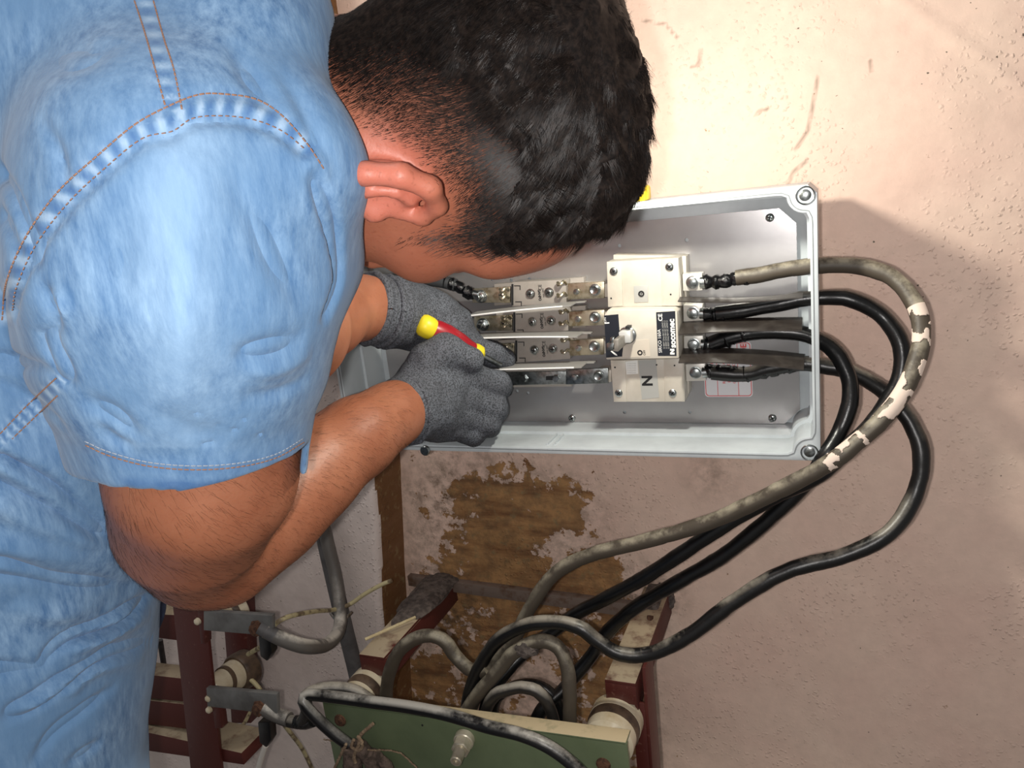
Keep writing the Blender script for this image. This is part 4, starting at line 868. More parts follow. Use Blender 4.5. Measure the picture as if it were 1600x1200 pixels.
# ears
for s in (1, -1):
    EO = -.021
    head.ell(H(-.006, .002 + EO, .076 * s), HAX, (.017, .028, .009), .006)
    head.ell(H(-.004, EO, .087 * s), HAX, (.012, .020, .0075), .004, 's')
    hel = [((.010, .008), .077, .004), ((.014, .024), .079, .0048), ((.004, .035), .083, .0056), ((-.012, .034), .089, .0064), ((-.023, .020), .092, .0068), ((-.025, .000), .090, .0064), ((-.018, -.016), .082, .0056), ((-.006, -.026), .074, .0060), ((.002, -.030), .071, .0056)]
    pts = [(H(f, u + EO, r * s), q) for (f, u), r, q in hel]; head.chain(pts, .0035)
    ah = [((.000, .020), .082, .0036), ((-.009, .014), .085, .0038), ((-.012, .000), .086, .004), ((-.006, -.014), .083, .0038), ((.002, -.018), .080, .0035)]
    head.chain([(H(f, u + EO, r * s), q) for (f, u), r, q in ah], .003)
    head.ell(H(.010, -.004 + EO, .078 * s), HAX, (.005, .007, .005), .004)
body = SDF(); body.pr = list(head.pr)
body.cone(H(-.018, -.02, 0), D(480, 170, .545), .052, .056, .03)
body.cone(D(480, 170, .545), D(260, 200, .62), .056, .060, .03)
body.cone(D(260, 200, .62), D(60, 600, .68), .065, .080, .03)
body.cone(D(60, 600, .68), D(-60, 1300, .72), .080, .085, .03)
body.cone(D(260, 200, .61), D(330, 330, .49), .045, .055, .02)
armR = [(D(330, 330, .49), .052), (D(322, 600, .505), .055), (D(318, 740, .52), .0535), (D(300, 815, .565), .046), (D(306, 862, .60), .0310), (D(347, 856, .625), .0370), (D(420, 792, .67), .0420), (D(490, 733, .715), .0380), (D(560, 682, .77), .0330), (D(612, 648, .82), .0270), (D(655, 628, .86), .0270)]
body.chain(armR, .036)
armL = [(D(250, 200, .60), .07), (D(380, 420, .64), .055), (D(455, 520, .68), .046), (D(505, 497, .76), .037), (D(560, 481, .83), .0315), (D(620, 478, .87), .030)]
body.chain(armL, .02)
sc_body = body
def bfun(p): return body(p)
cor = np.array([D(u, v, d) for u in (-40, 1060) for v in (-140, 980) for d in (.33, .56)])
ext = [pr for pr in body.pr]
lo = np.array([-1.0, -1.0, 9.0]); pts = []
for pr in body.pr:
    if pr[0] == 'c': pts += [pr[1] - pr[3], pr[1] + pr[3], pr[2] - pr[4], pr[2] + pr[4]]
    else: pts += [pr[1] - pr[3].max(), pr[1] + pr[3].max()]
pts = np.array(pts); BV, BF = surface(bfun, pts.min(0) - .01, pts.max(0) + .01, 0.0024)
BV = lap(BV, BF, 1)

# skin material driven by attributes that mark stubble and hair roots
t = NT('skin'); t.b.inputs['Roughness'].default_value = 0.48
c = t.mix(t.ramp(t.noise(16, 5), 0.35, 0.7), hexc(164, 106, 78), hexc(144, 86, 60))
c = t.mix(t.math('MULTIPLY', t.attr('flush'), 1.0), c, hexc(198, 116, 96))
c = t.mix(t.math('MULTIPLY', t.ramp(t.noise(330, 3), 0.58, 0.72), 0.35), c, hexc(120, 64, 44))
c = t.mix(t.attr('stubble'), c, hexc(50, 36, 30)); t.col(c)
t.l(t.math('ADD', t.math('MULTIPLY', t.attr('stubble'), 0.45), 0.46), t.b.inputs['Roughness']); t.l(t.math('SUBTRACT', 0.5, t.math('MULTIPLY', t.attr('stubble'), 0.5)), t.b.inputs['Specular IOR Level'])
t.b.inputs['Subsurface Weight'].default_value = 0.12; t.b.inputs['Subsurface Radius'].default_value = (0.008, 0.003, 0.0015); t.b.inputs['Subsurface Scale'].default_value = 0.6
t.bump(t.noise(420, 4), 0.35, 0.0006); t.bump(t.noise(60, 4), 0.2, 0.002)
M_skin = t.m
person = np_mesh('person', BV, BF); pob = link('person', person, M_skin)
tag(pob, 'black-haired man in a blue denim shirt and grey gloves leaning over the open box', 'person')

# hairline polygon, measured on the near side and mirrored to the far side
hairpoly = [(478, 40), (505, 130), (535, 185), (590, 225), (650, 255), (700, 305), (704, 345), (676, 352), (640, 362), (612, 385), (660, 392), (720, 402), (760, 412), (820, 404), (880, 388), (1200, 330), (1200, -400), (380, -400)]
def hair_sd(p):
    q = hloc(p); m = p.copy(); neg = q[:, 2] < 0; m[neg] -= (2 * q[neg, 2])[:, None] * Hr[None]
    px_, _ = proj(m); d = sdpoly(px_, hairpoly)
    fore = (q[:, 0] > 0.045); hl_ = (q[:, 1] - (0.070 - 0.010 * np.abs(q[:, 2]) / .05)) * 2700
    d = np.where(fore & (q[:, 0] > .06), np.minimum(d, hl_), d)
    d = np.where(q[:, 1] < -.075, -50, d); d = np.where((q[:, 0] < -.06) & (q[:, 1] < -.06), -50, d)
    return d, q, px_
dh, ql, pxh = hair_sd(BV)
near = np.linalg.norm(BV - HO, axis=1) < 0.2
nz_ = vnoise(BV * 160) * 10
setattr_f(person, 'stubble', np.where(near, sstep(dh + nz_, -12, 60) * (0.5 + 0.4 * sstep(np.linalg.norm(BV - H(-.012, -.015, .080), axis=1), .035, .09)), 0))
dE = np.linalg.norm(BV - H(-.014, -.017, .086), axis=1); dE2 = np.linalg.norm(BV - H(-.014, -.017, -.086), axis=1)
setattr_f(person, 'flush', np.clip(sstep(np.minimum(dE, dE2), .050, .016), 0, 1) * 0.75 + np.where(near, .25, 0))

# ------------------------------------------------------------------ hair
capS = SDF()
capS.ell(H(-.004, .066, 0), HAX, (.100, .076, .079), .02)
capS.ell(H(-.010, .050, 0), HAX, (.101, .083, .0768), .012)
capS.ell(H(.034, .084, .004), HAX, (.048, .043, .057), .03)
capS.ell(H(.016, .104, .028), HAX, (.032, .028, .032), .02)
def capf(p):
    q = hloc(p); n = .0030 * vnoise(q * np.array([60, 90, 60])) + .0022 * vnoise(q * 150 + 9); return capS(p) + n
CV, CF = surface(capf, HO - .19, HO + .19, 0.0024); CV = lap(CV, CF, 1)
dc, qc_, _ = hair_sd(CV)
dEc = np.minimum(np.linalg.norm(CV - H(-.012, -.015, .080), axis=1), np.linalg.norm(CV - H(-.012, -.015, -.080), axis=1))
keepv = (dc > 12) & (dEc + .010 * vnoise(CV * 70) > .074); fk = keepv[CF].all(1)
CF2 = CF[fk]
bvh = BVHTree.FromPolygons(BV.tolist(), BF.tolist())
def strands(base, nrm, length, dirf, r0, seg=4, seed=1, lift=0.4, curl=0.0):
    g = np.random.default_rng(seed); N = len(base); t0 = dirf; pts = [base]; d = nrm * lift + t0; d /= np.linalg.norm(d, axis=1)[:, None]
    ph = g.random(N) * 6.28; side = np.cross(nrm, t0); cur = base.copy()
    for k in range(1, seg + 1):
        d = d + t0 * 0.25 - nrm * (lift * 0.28) + side * (curl * np.sin(ph + k * 1.3))[:, None] + g.normal(0, 0.06, (N, 3)); d /= np.linalg.norm(d, axis=1)[:, None]
        cur = cur + d * (length / seg)[:, None]; pts.append(cur)
    pts = np.stack(pts, 1); S_ = seg + 1
    w_ = np.cross(d, nrm); w_ /= np.linalg.norm(w_, axis=1)[:, None] + 1e-9; o2 = np.cross(d, w_)
    V = []; 
    for k in range(S_):
        r = r0 * (1 - 0.85 * k / seg)
        for a in range(3):
            an = a * 2.094; V.append(pts[:, k] + (w_ * math.cos(an) + o2 * math.sin(an)) * (r[:, None] if isinstance(r, np.ndarray) else r))
    V = np.stack(V, 1).reshape(-1, 3); F_ = []
    b = np.arange(N)[:, None] * (S_ * 3)
    for k in range(seg):
        for a in range(3):
            F_.append(np.concatenate([b + k * 3 + a, b + k * 3 + (a + 1) % 3, b + (k + 1) * 3 + (a + 1) % 3, b + (k + 1) * 3 + a], 1))
    return V, np.concatenate(F_)
def sample_faces(V, Fc, n, wt, seed):
    g = np.random.default_rng(seed); a = np.linalg.norm(np.cross(V[Fc[:, 2]] - V[Fc[:, 0]], V[Fc[:, 3]] - V[Fc[:, 1]]), axis=1) * wt; a /= a.sum()
    f = g.choice(len(Fc), n, p=a); u, v = g.random((2, n, 1))
    return (V[Fc[f, 0]] * (1 - u) + V[Fc[f, 1]] * u) * (1 - v) + (V[Fc[f, 3]] * (1 - u) + V[Fc[f, 2]] * u) * v, f
NB = vnormals(BV, BF); NC = vnormals(CV, CF)
# short sides
fcen = BV[BF].mean(1); dfa, qfa, pfa = hair_sd(fcen); nearf = np.linalg.norm(fcen - HO, axis=1) < .17
wt = np.where(nearf, sstep(dfa, -6, 70), 0) * (qfa[:, 2] > -.085)
earf = np.linalg.norm(fcen - H(-.008, -.019, .088), axis=1) < .034; wt = np.where(earf, 0, wt)
b1, f1 = sample_faces(BV, BF, 100000, wt, 3); n1 = NB[BF[f1, 0]]
q1 = hloc(b1); tdir = Hf[None] * 0.75 + Hu[None] * (0.55 - 9.0 * np.clip(.03 - q1[:, 0], 0, .12)[:, None] * 0) 
def flow(p, n, tloc):
    d = tloc - n * (tloc * n).sum(1)[:, None]; return d / (np.linalg.norm(d, axis=1)[:, None] + 1e-9)
wv = vnoise(b1 * 45)[:, None]
tl = -Hu[None] * (0.95 + 0.3 * wv) + Hf[None] * (0.45 + 0.6 * wv) - 0 * n1
L1 = .0030 + .0080 * sstep(np.minimum(np.linalg.norm(b1 - H(-.012, -.015, .080), axis=1), np.linalg.norm(b1 - H(-.012, -.015, -.080), axis=1)), .035, .100)
V1, F1 = strands(b1, n1, L1 * rng.uniform(.7, 1.2, len(b1)), flow(b1, n1, tl), 0.00017 + 0 * L1, 3, 5, 0.45, 0.05)
# long top, rooted on the cap
wc = np.where(fk, 1.0, 0) * (qc_[CF[:, 0], 2] > -.09)
b2, f2 = sample_faces(CV, CF, 75000, wc, 4); n2 = NC[CF[f2, 0]]; q2 = hloc(b2)
cl_ = vnoise(b2 * 55)[:, None]; c2_ = vnoise(b2 * 55 + 31)[:, None]
tl2 = Hf[None] * (0.9) + Hu[None] * (0.25 + 0.9 * cl_) + Hr[None] * (0.15 + 0.9 * c2_)
tl2 = np.where(q2[:, :1] < -.045, -Hu[None] * (0.8 + .5 * cl_) + Hr[None] * .5 * c2_ + Hf[None] * .5, tl2)
L2 = .008 + .009 * rng.random(len(b2)) + .006 * np.clip(cl_[:, 0], 0, 1)
V2, F2 = strands(b2 - n2 * .0015, n2, L2, flow(b2, n2, tl2), 0.00020 + 0 * L2, 5, 6, 0.42, 0.35)
cfc = CV[CF].mean(1); dec = np.minimum(np.linalg.norm(cfc - H(-.012, -.015, .080), axis=1), np.linalg.norm(cfc - H(-.012, -.015, -.080), axis=1))
b4, f4 = sample_faces(CV, CF, 30000, wc * (dec < .125), 14); n4 = NC[CF[f4, 0]]; w4 = vnoise(b4 * 45)[:, None]
V4, F4 = strands(b4, n4, .006 + .006 * rng.random(len(b4)), flow(b4, n4, -Hu[None] * (.6 + .5 * w4) + Hf[None] * (.7 + .6 * w4)), 0.00018 + 0 * b4[:, 0], 3, 15, .5, .15)
hv = np.concatenate([CV, V1, V2, V4]); hf = np.concatenate([CF2, F1 + len(CV), F2 + len(CV) + len(V1), F4 + len(CV) + len(V1) + len(V2)])
M_hair = NT('black_hair'); M_hair.b.inputs['Roughness'].default_value = 0.5; M_hair.col(M_hair.mix(M_hair.ramp(M_hair.noise(300, 3), .4, .65), hexc(18, 14, 13), hexc(40, 32, 28))); M_hair.b.inputs['Specular IOR Level'].default_value = 0.25
hm = np_mesh('hair', hv, hf); bm = bmesh.new(); bm.from_mesh(hm); bmesh.ops.delete(bm, geom=[v for v in bm.verts if not v.link_faces], context='VERTS'); bm.to_mesh(hm); bm.free()
hob = link('hair', hm, M_hair.m, pob)
hob['label'] = 'short black hair, long on top and faded round the ear'

# forearm hair
fa = fcen; seg_a = np.stack([np.array(a[0]) for a in armR[2:10]]); da = seg_dist(fa, list(seg_a))
ppf, dpf = proj(fa); wa = ((da < .075) & (ppf[:, 1] > 560) & (ppf[:, 0] > 150) & (ppf[:, 0] < 640)).astype(float)
b3, f3 = sample_faces(BV, BF, 5000, wa, 8); n3 = NB[BF[f3, 0]]
adir = _n(np.array(armR[9][0]) - np.array(armR[5][0])); dwn = np.array([0, 0, -1.0])
V3, F3 = strands(b3, n3, .006 + .008 * rng.random(len(b3)), flow(b3, n3, adir[None] * .8 + dwn[None] * .9 + 0 * b3), 0.000065 + 0 * b3[:, 0], 3, 9, 0.25, 0.25)
ah_ = link('arm_hair', np_mesh('arm_hair', V3, F3), M_hair.m, pob)

# ------------------------------------------------------------------ shirt
shirt = SDF()
shirt.cone(D(-70, 1330, .64), D(-85, 1000, .62), .150, .144, .03)
shirt.cone(D(-85, 1000, .62), D(-20, 650, .58), .144, .135, .05)
shirt.cone(D(-20, 650, .58), D(110, 150, .52), .135, .118, .05)
shirt.ell(D(240, 60, .50), RW.T @ np.eye(3), (.100, .085, .075), .05)
shirt.cone(D(300, 250, .47), D(385, 330, .475), .085, .058, .04)
shirt.cone(D(250, 60, .49), D(392, 50, .455), .09, .040, .04)
shirt.cone(D(392, 50, .455), D(458, 262, .428), .038, .034, .03)
shirt.cone(D(458, 262, .428), D(488, 410, .49), .035, .028, .03)
shirt.cone(D(488, 410, .49), D(475, 460, .53), .028, .024, .02)
shirt.cone(D(400, -60, .46), D(445, 20, .46), .030, .020, .02)      # collar
shirt.cone(D(250, 330, .62), D(390, 440, .66), .07, .060, .04)      # far sleeve
sl = [(D(288, 300, .435), .082), (D(290, 400, .452), .092), (D(292, 520, .475), .090), (D(300, 640, .49), .0760), (D(308, 780, .515), .0690)]
torso_s = SDF(); torso_s.pr = list(shirt.pr)
for ki, ((a, ra), (b, rb)) in enumerate(zip(sl[:-1], sl[1:])): shirt.cone(a, b, ra, rb, (.022, .014, .007, .004)[ki])
# hem plane of the right sleeve, bottom of the shirt
hemA, hemB = D(135, 722, .50), D(487, 742, .52); hemC = D(312, 772, .43)
hn = _n(np.cross(hemB - hemA, hemC - hemA)); down_ = D(312, 900, .55) - D(312, 600, .48); hn = hn if hn @ down_ > 0 else -hn
slA = np.array(sl[3][0]); 
def shf(p):
    pr_ = (p - hemA) @ hn; d = np.where(pr_ > 0, torso_s(p), shirt(p))
    d = d + .0022 * vnoise(p * 14) + .0012 * vnoise(p * 33)
    return np.maximum(d, -(d + .0045))
pts = []
for pr in shirt.pr:
    if pr[0] == 'c': pts += [pr[1] - pr[3], pr[1] + pr[3], pr[2] - pr[4], pr[2] + pr[4]]
    else: pts += [pr[1] - pr[3].max(), pr[1] + pr[3].max()]
pts = np.array(pts); SV, SF = surface(shf, pts.min(0) - .012, pts.max(0) + .012, 0.0026, 16); SV = lap(SV, SF, 2)
sb = BVHTree.FromPolygons(SV.tolist(), SF.tolist())
def cast(u, v, tree=sb):
    r = ray(u, v); h = tree.ray_cast(Vector(EYE), Vector(r)); return np.array(h[0]) if h[0] is not None else None
def pline(pts, step=4):
    q = spline([(a[0], a[1], 0) for a in pts], step); out = []
    for a in q:
        h = cast(a[0], a[1])
        if h is not None and (not out or np.linalg.norm(h - out[-1]) < .05): out.append(h)
    return out
SN = vnormals(SV, SF); disp = np.zeros(len(SV))
creases = [ # pixels, depth, width (m); negative depth is a ridge
 ([(0, 270), (25, 320), (50, 390), (62, 440)], .006, .006), ([(60, 180), (90, 240), (100, 300)], .003, .006),
 ([(0, 335), (20, 380), (30, 420)], .004, .006), ([(360, 60), (400, 130), (440, 170)], .003, .010),
 ([(60, 440), (75, 470), (85, 500), (70, 540)], .005, .007), ([(80, 450), (100, 480), (90, 510)], -.004, .006),
 ([(485, 265), (505, 310), (524, 370), (530, 440), (505, 510)], .008, .006), ([(470, 255), (500, 250), (515, 280)], -.003, .006),
 ([(350, 270), (400, 340), (440, 420), (480, 480)], .0035, .012), ([(360, 555), (420, 545), (480, 530)], .005, .010), ([(370, 620), (430, 615), (485, 590)], .003, .008),
 ([(380, 580), (430, 578), (485, 555)], -.003, .008), ([(120, 620), (180, 650), (220, 690)], .004, .009), ([(60, 510), (85, 560), (110, 610)], .006, .009),
 ([(0, 560), (60, 575), (100, 600)], .006, .007), ([(0, 600), (70, 640), (110, 680)], .004, .008),
 ([(0, 725), (80, 775), (160, 835), (200, 850)], .009, .010), ([(0, 700), (90, 735), (160, 790)], -.004, .012),
 ([(0, 790), (60, 820), (150, 850), (200, 870)], -.005, .012), ([(0, 885), (80, 905), (180, 915), (215, 920)], .007, .009), ([(0, 850), (90, 870), (190, 885)], -.005, .012),
 ([(240, 925), (180, 970), (110, 995), (75, 1025), (72, 1045)], .010, .008), ([(235, 960), (150, 1000), (100, 1020)], -.006, .010),
 ([(240, 1000), (180, 1020), (110, 1060), (50, 1100), (0, 1118)], .010, .009), ([(0, 1045), (60, 1045), (100, 1055)], .005, .008),
 ([(225, 1030), (150, 1045), (100, 1090)], -.005, .010), ([(185, 1070), (130, 1110), (80, 1150), (50, 1200)], .006, .008), ([(160, 1160), (120, 1185), (100, 1200)], .005, .008),
 ([(190, 1000), (150, 1030), (120, 1075)], .004, .006), ([(20, 940), (80, 960), (160, 950)], -.004, .014), ([(200, 300), (180, 400), (190, 500)], .002, .018), ([(300, 230), (290, 380), (285, 560), (290, 680)], -.004, .022),
 ([(215, 700), (180, 690), (150, 660)], .003, .007), ([(360, 690), (300, 670), (240, 640)], .002, .012), ([(40, 60), (120, 90), (180, 60)], .003, .02), ([(430, 100), (470, 160), (500, 230), (530, 300)], .003, .008)]
for pts_, dep, wid in creases:
    L = pline(pts_)
    if len(L) < 3: continue
    L = np.array(L); lo_, hi_ = L.min(0) - 3 * wid, L.max(0) + 3 * wid; m = np.where(((SV > lo_) & (SV < hi_)).all(1))[0]
    if len(m) == 0: continue
    dep *= 1.6 if abs(dep) >= .007 else 1.15
    step_ = max(1, len(L) // 60); Ls = L[::step_]
    d2 = seg_dist(SV[m], list(Ls)); near_i = np.argmin(((SV[m][:, None, :] - Ls[None]) ** 2).sum(2), 1); tt = near_i / max(1, len(Ls) - 1)
    amp = np.clip(np.sin(np.pi * np.clip(tt, 0, 1)), 0.0, 1) ** .8 if pts_[0][0] > 5 else np.clip(np.cos(np.pi / 2 * tt), 0, 1)
    amp = amp * (1 + .35 * vnoise(SV[m] * 45)); disp[m] -= dep * amp * np.exp(-(d2 / (.62 * wid * (1.0 + .25 * vnoise(SV[m] * 30)))) ** 2)
seamtop = [(3, 500), (10, 440), (40, 370), (90, 300), (150, 245), (210, 195), (265, 165), (310, 148), (350, 147), (400, 155), (440, 180), (480, 225), (510, 270)]
seambot = [(18, 488), (25, 450), (55, 385), (105, 320), (160, 268), (220, 220), (268, 208), (300, 188), (345, 184), (395, 190), (440, 208), (480, 240)]
def seamf(a, dep, wid):
    L = np.array(pline(a)); m = np.where(((SV > L.min(0) - .02) & (SV < L.max(0) + .02)).all(1))[0]; disp[m] -= dep * np.exp(-(seg_dist(SV[m], list(L[::3])) / wid) ** 2)
seamf(seambot, .004, .0035); seamf(seamtop, .0015, .003)
SV2 = SV + SN * disp[:, None]; SV2 = lap(SV2, SF, 1)
SV = SV2; sb = BVHTree.FromPolygons(SV.tolist(), SF.tolist())
shm = np_mesh('shirt', SV, SF)
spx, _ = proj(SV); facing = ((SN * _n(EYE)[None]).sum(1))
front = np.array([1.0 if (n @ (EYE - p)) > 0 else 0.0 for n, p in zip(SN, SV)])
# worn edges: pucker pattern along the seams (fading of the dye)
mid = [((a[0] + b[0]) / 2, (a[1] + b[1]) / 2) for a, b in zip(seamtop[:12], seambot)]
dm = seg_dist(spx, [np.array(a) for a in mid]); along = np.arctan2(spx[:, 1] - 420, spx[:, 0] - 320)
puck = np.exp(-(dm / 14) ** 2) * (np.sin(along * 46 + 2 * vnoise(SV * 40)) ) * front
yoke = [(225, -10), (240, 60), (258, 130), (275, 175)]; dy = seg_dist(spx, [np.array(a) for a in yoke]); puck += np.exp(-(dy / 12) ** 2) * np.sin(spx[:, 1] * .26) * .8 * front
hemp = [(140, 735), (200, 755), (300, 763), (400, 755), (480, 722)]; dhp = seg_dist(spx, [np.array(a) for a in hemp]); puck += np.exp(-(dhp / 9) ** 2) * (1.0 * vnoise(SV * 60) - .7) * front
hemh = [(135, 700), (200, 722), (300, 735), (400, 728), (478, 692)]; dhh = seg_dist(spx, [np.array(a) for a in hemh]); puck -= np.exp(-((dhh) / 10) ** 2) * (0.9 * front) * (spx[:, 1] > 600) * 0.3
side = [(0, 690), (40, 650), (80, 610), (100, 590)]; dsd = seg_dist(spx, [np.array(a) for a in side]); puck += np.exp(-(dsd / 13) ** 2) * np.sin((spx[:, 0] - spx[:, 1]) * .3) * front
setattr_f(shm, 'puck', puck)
highlightA = (.6 + .6 * vnoise(SV * 22)) * np.exp(-((spx[:, 0] - 285 + 30 * vnoise(SV * 18)) / 60) ** 2) * (spx[:, 1] > 190) * (spx[:, 1] < 700) * front  # bright strip down the sleeve centre, a highlight painted into the denim
setattr_f(shm, 'sleeve_highlight', highlightA)
t = NT('denim_blue'); t.b.inputs['Roughness'].default_value = 0.85; t.b.inputs['Specular IOR Level'].default_value = 0.15
t.b.inputs['Sheen Weight'].default_value = 0.15
vec = t.map((1, 1, 0.22)); 
c = t.mix(t.ramp(t.noise(170, 4, 0.7, vec), 0.3, 0.72), hexc(68, 106, 150), hexc(140, 172, 204))
c = t.mix(t.ramp(t.noise(14, 4), 0.3, 0.7), c, hexc(98, 134, 172))
c = t.mix(t.math('MULTIPLY', t.attr('sleeve_highlight'), 0.5), c, hexc(158, 190, 220))
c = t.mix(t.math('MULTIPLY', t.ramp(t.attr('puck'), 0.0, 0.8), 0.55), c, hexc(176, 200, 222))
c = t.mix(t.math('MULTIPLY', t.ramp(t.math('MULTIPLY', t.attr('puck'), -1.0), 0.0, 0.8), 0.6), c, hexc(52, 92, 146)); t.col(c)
t.bump(t.noise(520, 3, 0.6, vec), 0.35, 0.0006); t.bump(t.noise(70, 5), 0.25, 0.0015); M_denim = t.m
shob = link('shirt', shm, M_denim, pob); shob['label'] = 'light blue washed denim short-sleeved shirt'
# stitching
M_thread = mat('orange_thread', hexc(150, 112, 92), 0.8); M_thread2 = mat('pale_thread', hexc(150, 160, 172), 0.8)
def stitches(name, pts_, m, dash=.0022, gap=.0009, r=.00042):
    L = pline(pts_, 1.0)
    if len(L) < 4: return
    L = np.array(L); s = np.concatenate([[0], np.cumsum(np.linalg.norm(np.diff(L, axis=0), axis=1))]); mb = MB(); a = 0
    while a + dash < s[-1]:
        q = [np.array([np.interp(x, s, L[:, k]) for k in range(3)]) for x in (a, a + dash / 2, a + dash)]
        q = [x + _n(EYE - x) * e for x, e in zip(q, (.0006, .0012, .0006))]; mb.tube(q, r, 5); a += dash + gap
    mb.build(name, m, shob)
stitches('seam_stitching', seamtop, M_thread)
stitches('seam_stitching', [(p[0] + 1, p[1] - 3) for p in seambot], M_thread, .0016, .0016, .0003)
stitches('yoke_stitching', [(208, -5), (226, 50), (243, 110), (258, 165)], M_thread); stitches('yoke_stitching', [(238, -5), (256, 60), (272, 110), (286, 180)], M_thread)
stitches('hem_stitching', [(133, 690), (170, 706), (230, 722), (300, 728), (370, 724), (430, 710), (476, 684)], M_thread2)
stitches('hem_stitching', [(134, 696), (170, 712), (230, 728), (300, 734), (370, 730), (430, 716), (477, 690)], M_thread)
stitches('side_stitching', [(0, 678), (40, 636), (82, 596), (92, 588)], M_thread); stitches('side_stitching', [(4, 700), (46, 660), (90, 618)], M_thread)
# jeans seen behind the shirt, lower edge of trousers
jn = SDF(); jn.cone(D(172, 955, .74), D(60, 1100, .78), .050, .065, .02); jn.cone(D(60, 1100, .78), D(20, 1500, .80), .065, .08, .02)
hp = D(-60, 1330, .71); LEG = []
for s in (-1, 1):
    a_ = hp + np.array([.02 + .10 * s, -.02, -.06]); b_ = np.array([a_[0] + .01 * s, a_[1] + .02, .48]); c_ = np.array([a_[0] + .02 * s, a_[1] - .03, .09]); jn.cone(a_, b_, .088, .062, .03); jn.cone(b_, c_, .062, .052, .02); LEG.append(c_)
jn.cone(D(20, 1500, .80), hp, .08, .11, .03)
jpts = np.array([q_ for pr in jn.pr for q_ in (pr[1] - pr[3], pr[1] + pr[3], pr[2] - pr[4], pr[2] + pr[4])]); LO_, HI_ = jpts.min(0) - .01, jpts.max(0) + .01
lo_ = np.array([D(-60, 900, .7), D(260, 900, .85), D(-60, 1600, .7), D(100, 1600, .9)]); JV, JF = surface(lambda p: jn(p) + .002 * vnoise(p * 25), LO_, HI_, .005)
jo = link('jeans', np_mesh('jeans', JV, JF), mat('dark_denim', hexc(38, 52, 84), .9, 0, hexc(56, 72, 104), 200), pob); jo['label'] = 'dark blue jeans'
for c_ in LEG:
    sh_ = SDF(); sh_.ell(c_ + np.array([.01, .06, -.045]), np.eye(3), (.048, .14, .040), .02); sh_.cone(c_ + np.array([0, .0, -.02]), c_ + np.array([0, 0, .02]), .050, .050, .03)
    V_, F_ = surface(lambda p: np.maximum(sh_(p), .0 - p[:, 2] + .001), c_ - np.array([.08, .12, .12]), c_ + np.array([.08, .23, .09]), .005)
    link('shoe', np_mesh('shoe', V_, F_), M_rubber, pob)

# ------------------------------------------------------------------ gloves
def glove(sdf, name, seed, h=.0018, extra=None):
    def g(p): return sdf(p) + .0009 * vnoise(p * 60 + seed) + .0004 * vnoise(p * 170 + seed) + (extra(p) if extra else 0)
    pts = []
    for pr in sdf.pr:
        if pr[6] == 's': continue
        if pr[0] == 'c': pts += [pr[1] - pr[3], pr[1] + pr[3], pr[2] - pr[4], pr[2] + pr[4]]
        else: pts += [pr[1] - pr[3].max(), pr[1] + pr[3].max()]
    pts = np.array(pts); V, Fc = surface(g, pts.min(0) - .008, pts.max(0) + .008, h); V = lap(V, Fc, 1)
    return link(name, np_mesh(name, V, Fc), M_glove, pob)
t = NT('grey_knit'); t.b.inputs['Roughness'].default_value = 0.8; t.b.inputs['Specular IOR Level'].default_value = 0.2
c = t.mix(t.ramp(t.noise(40, 5), .3, .7), hexc(104, 108, 116), hexc(82, 84, 90)); c = t.mix(t.ramp(t.noise(600, 2), .45, .6), c, hexc(58, 60, 64)); t.col(c)
t.bump(t.noise(700, 2), .6, .0007); t.bump(t.noise(60, 3), .3, .002); M_glove = t.m
gr = SDF()
gr.cone(D(634, 640, .842), D(668, 632, .865), .0385, .0375, .012)                    # cuff
gr.ell(D(690, 622, .885), np.stack([RW @ _n([1, -.05, .35]), RW @ _n([0, 1, 0]), RW @ _n([-.35, 0, 1])]), (.046, .050, .026), .02)
gr.cone(D(665, 590, .865), D(715, 590, .895), .026, .022, .02)
# knuckles and curled fingers (index to little)
for kx, ky, mx, my, tx, ty, r in ((735, 588, 778, 600, 762, 612, .0150), (730, 622, 772, 636, 752, 640, .0150), (722, 650, 762, 660, 742, 664, .0140), (706, 668, 738, 676, 722, 678, .0130)):
    gr.chain([(D(kx - 25, ky, .885), r), (D(kx, ky, .888), r * 1.08), (D(mx, my, .905), r), (D(mx + 2, my + 5, .925), r * .95), (D(tx, ty, .935), r * .85)], .006)
# thumb along the handle
gr.chain([(D(655, 598, .865), .021), (D(668, 562, .858), .0175), (D(695, 545, .858), .0155), (D(738, 562, .868), .0135)], .012)
g1 = glove(gr, 'glove', 3, extra=lambda p: 0.0); g1['label'] = 'grey knitted work glove on the right hand'
gl = SDF()
gl.cone(D(577, 482, .845), D(604, 487, .862), .0375, .0375, .008)
gl.ell(D(655, 497, .90), np.stack([RW @ _n([1, .25, .25]), RW @ _n([-.25, 1, 0]), RW @ _n([-.25, 0, 1])]), (.058, .038, .025), .02)
gl.cone(D(615, 490, .87), D(650, 495, .89), .034, .032, .02)
for k, (a, b, c_, d_, r) in enumerate(((( 690, 482, .90), (718, 500, .918), (730, 530, .925), (728, 556, .915), .0145), ((685, 500, .905), (712, 520, .925), (722, 548, .93), (716, 570, .92), .0145), ((676, 518, .91), (700, 540, .93), (706, 565, .93), (700, 580, .92), .014), ((660, 528, .91), (680, 550, .93), (686, 572, .93), (682, 590, .92), .0125))):
    gl.chain([(D(*a), r * 1.1), (D(*b), r), (D(*c_), r * .95), (D(*d_), r * .85)], .006)
gl.chain([(D(690, 520, .90), .018), (D(735, 545, .915), .0150), (D(770, 553, .925), .0140), (D(790, 562, .935), .0125)], .010)
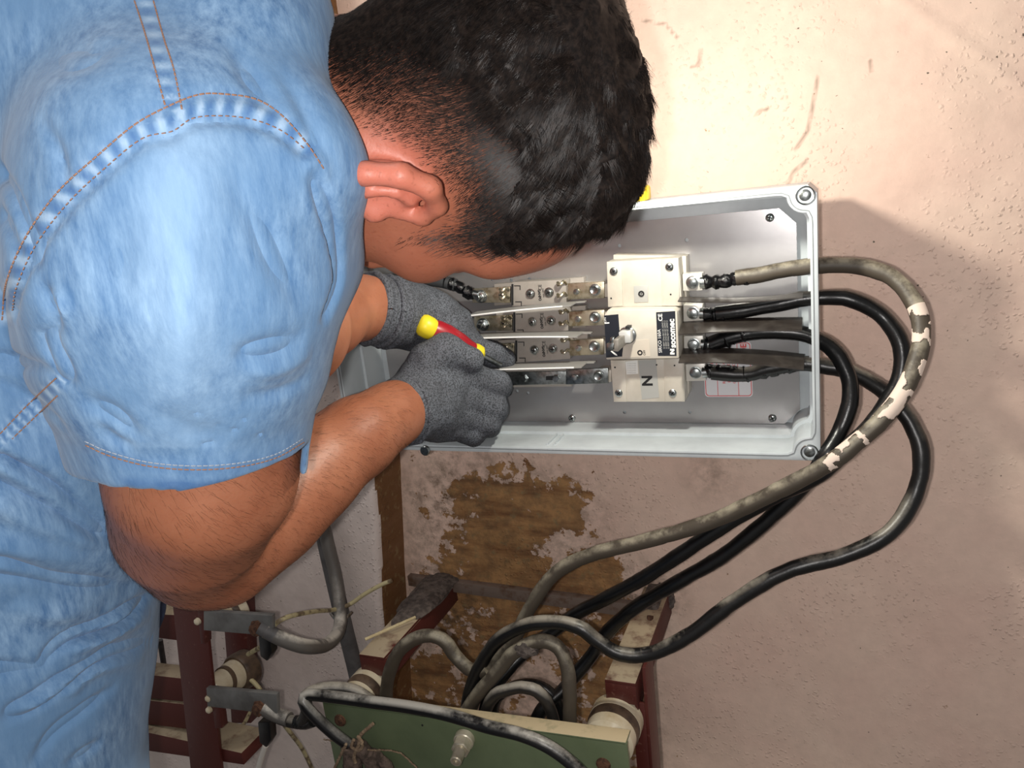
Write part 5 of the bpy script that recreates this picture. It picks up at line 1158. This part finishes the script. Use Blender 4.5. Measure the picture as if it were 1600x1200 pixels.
g2 = glove(gl, 'glove', 13, extra=lambda p: np.where(np.abs(((p - D(590, 484, .853)) @ _n(D(620, 490, .872) - D(577, 482, .845)))) < .022, .0016 * np.sin(((p - D(590, 484, .853)) @ _n(D(620, 490, .872) - D(577, 482, .845))) * 620), 0)); g2['label'] = 'dark grey knitted work glove on the left hand'
# rolled cuffs
def cuff(center, axis, R_, r, par, sq=1.0):
    a = Vector(_n(axis)); u = a.cross(Vector((0, 0, 1))).normalized(); v = a.cross(u); c = Vector(center)
    pts = [c + (u * math.cos(k * 2 * math.pi / 36) + v * math.sin(k * 2 * math.pi / 36) * sq) * R_ * (1 + .02 * math.sin(k * 2.3)) for k in range(37)]
    return MB().tube(pts, r, 10, cap=False).build('cuff', M_glove, par)
ax_l = D(620, 490, .872) - D(577, 482, .845); cuff(D(577, 482, .845), ax_l, .0370, .0050, g2); cuff(D(598, 486, .858), ax_l, .0385, .0035, g2)
ax_r = D(668, 632, .865) - D(634, 640, .842); cuff(D(636, 640, .843), ax_r, .0375, .0030, g1)

# ------------------------------------------------------------------ screwdriver in the gloves
sd = empty('screwdriver', tuple(D(690, 520, .862)), 'red and yellow screwdriver held between the two gloved hands', 'screwdriver')
M_yel = mat('yellow_grip', hexc(225, 205, 40), 0.4); M_redg = mat('red_grip', hexc(150, 22, 34), 0.35)
a = Vector(D(652, 503, .853)); b = Vector(D(762, 560, .905)); axs = (b - a).normalized(); Ls = (b - a).length
MB().lathe(a, axs, [(0, 0.0), (0.0005, .007), (.003, .0105), (.008, .0128), (.016, .0130), (.020, .0120), (.020, 0)], 28).build('handle_cap', M_yel, sd)
MB().lathe(a + axs * .019, axs, [(0, .0), (0, .0118), (.006, .0135), (.020, .0145), (.040, .0125), (.052, .0100), (.058, .0095), (.058, 0)], 28).build('handle_grip', M_redg, sd)
MB().lathe(a + axs * .076, axs, [(0, .0), (0, .009), (.006, .0105), (.012, .0100), (.016, .006), (.016, 0)], 24).build('finger_guard', M_yel, sd)
MB().cyl(a + axs * .09, a + axs * .120, .0032, n=12).build('blade', M_zinc, sd)
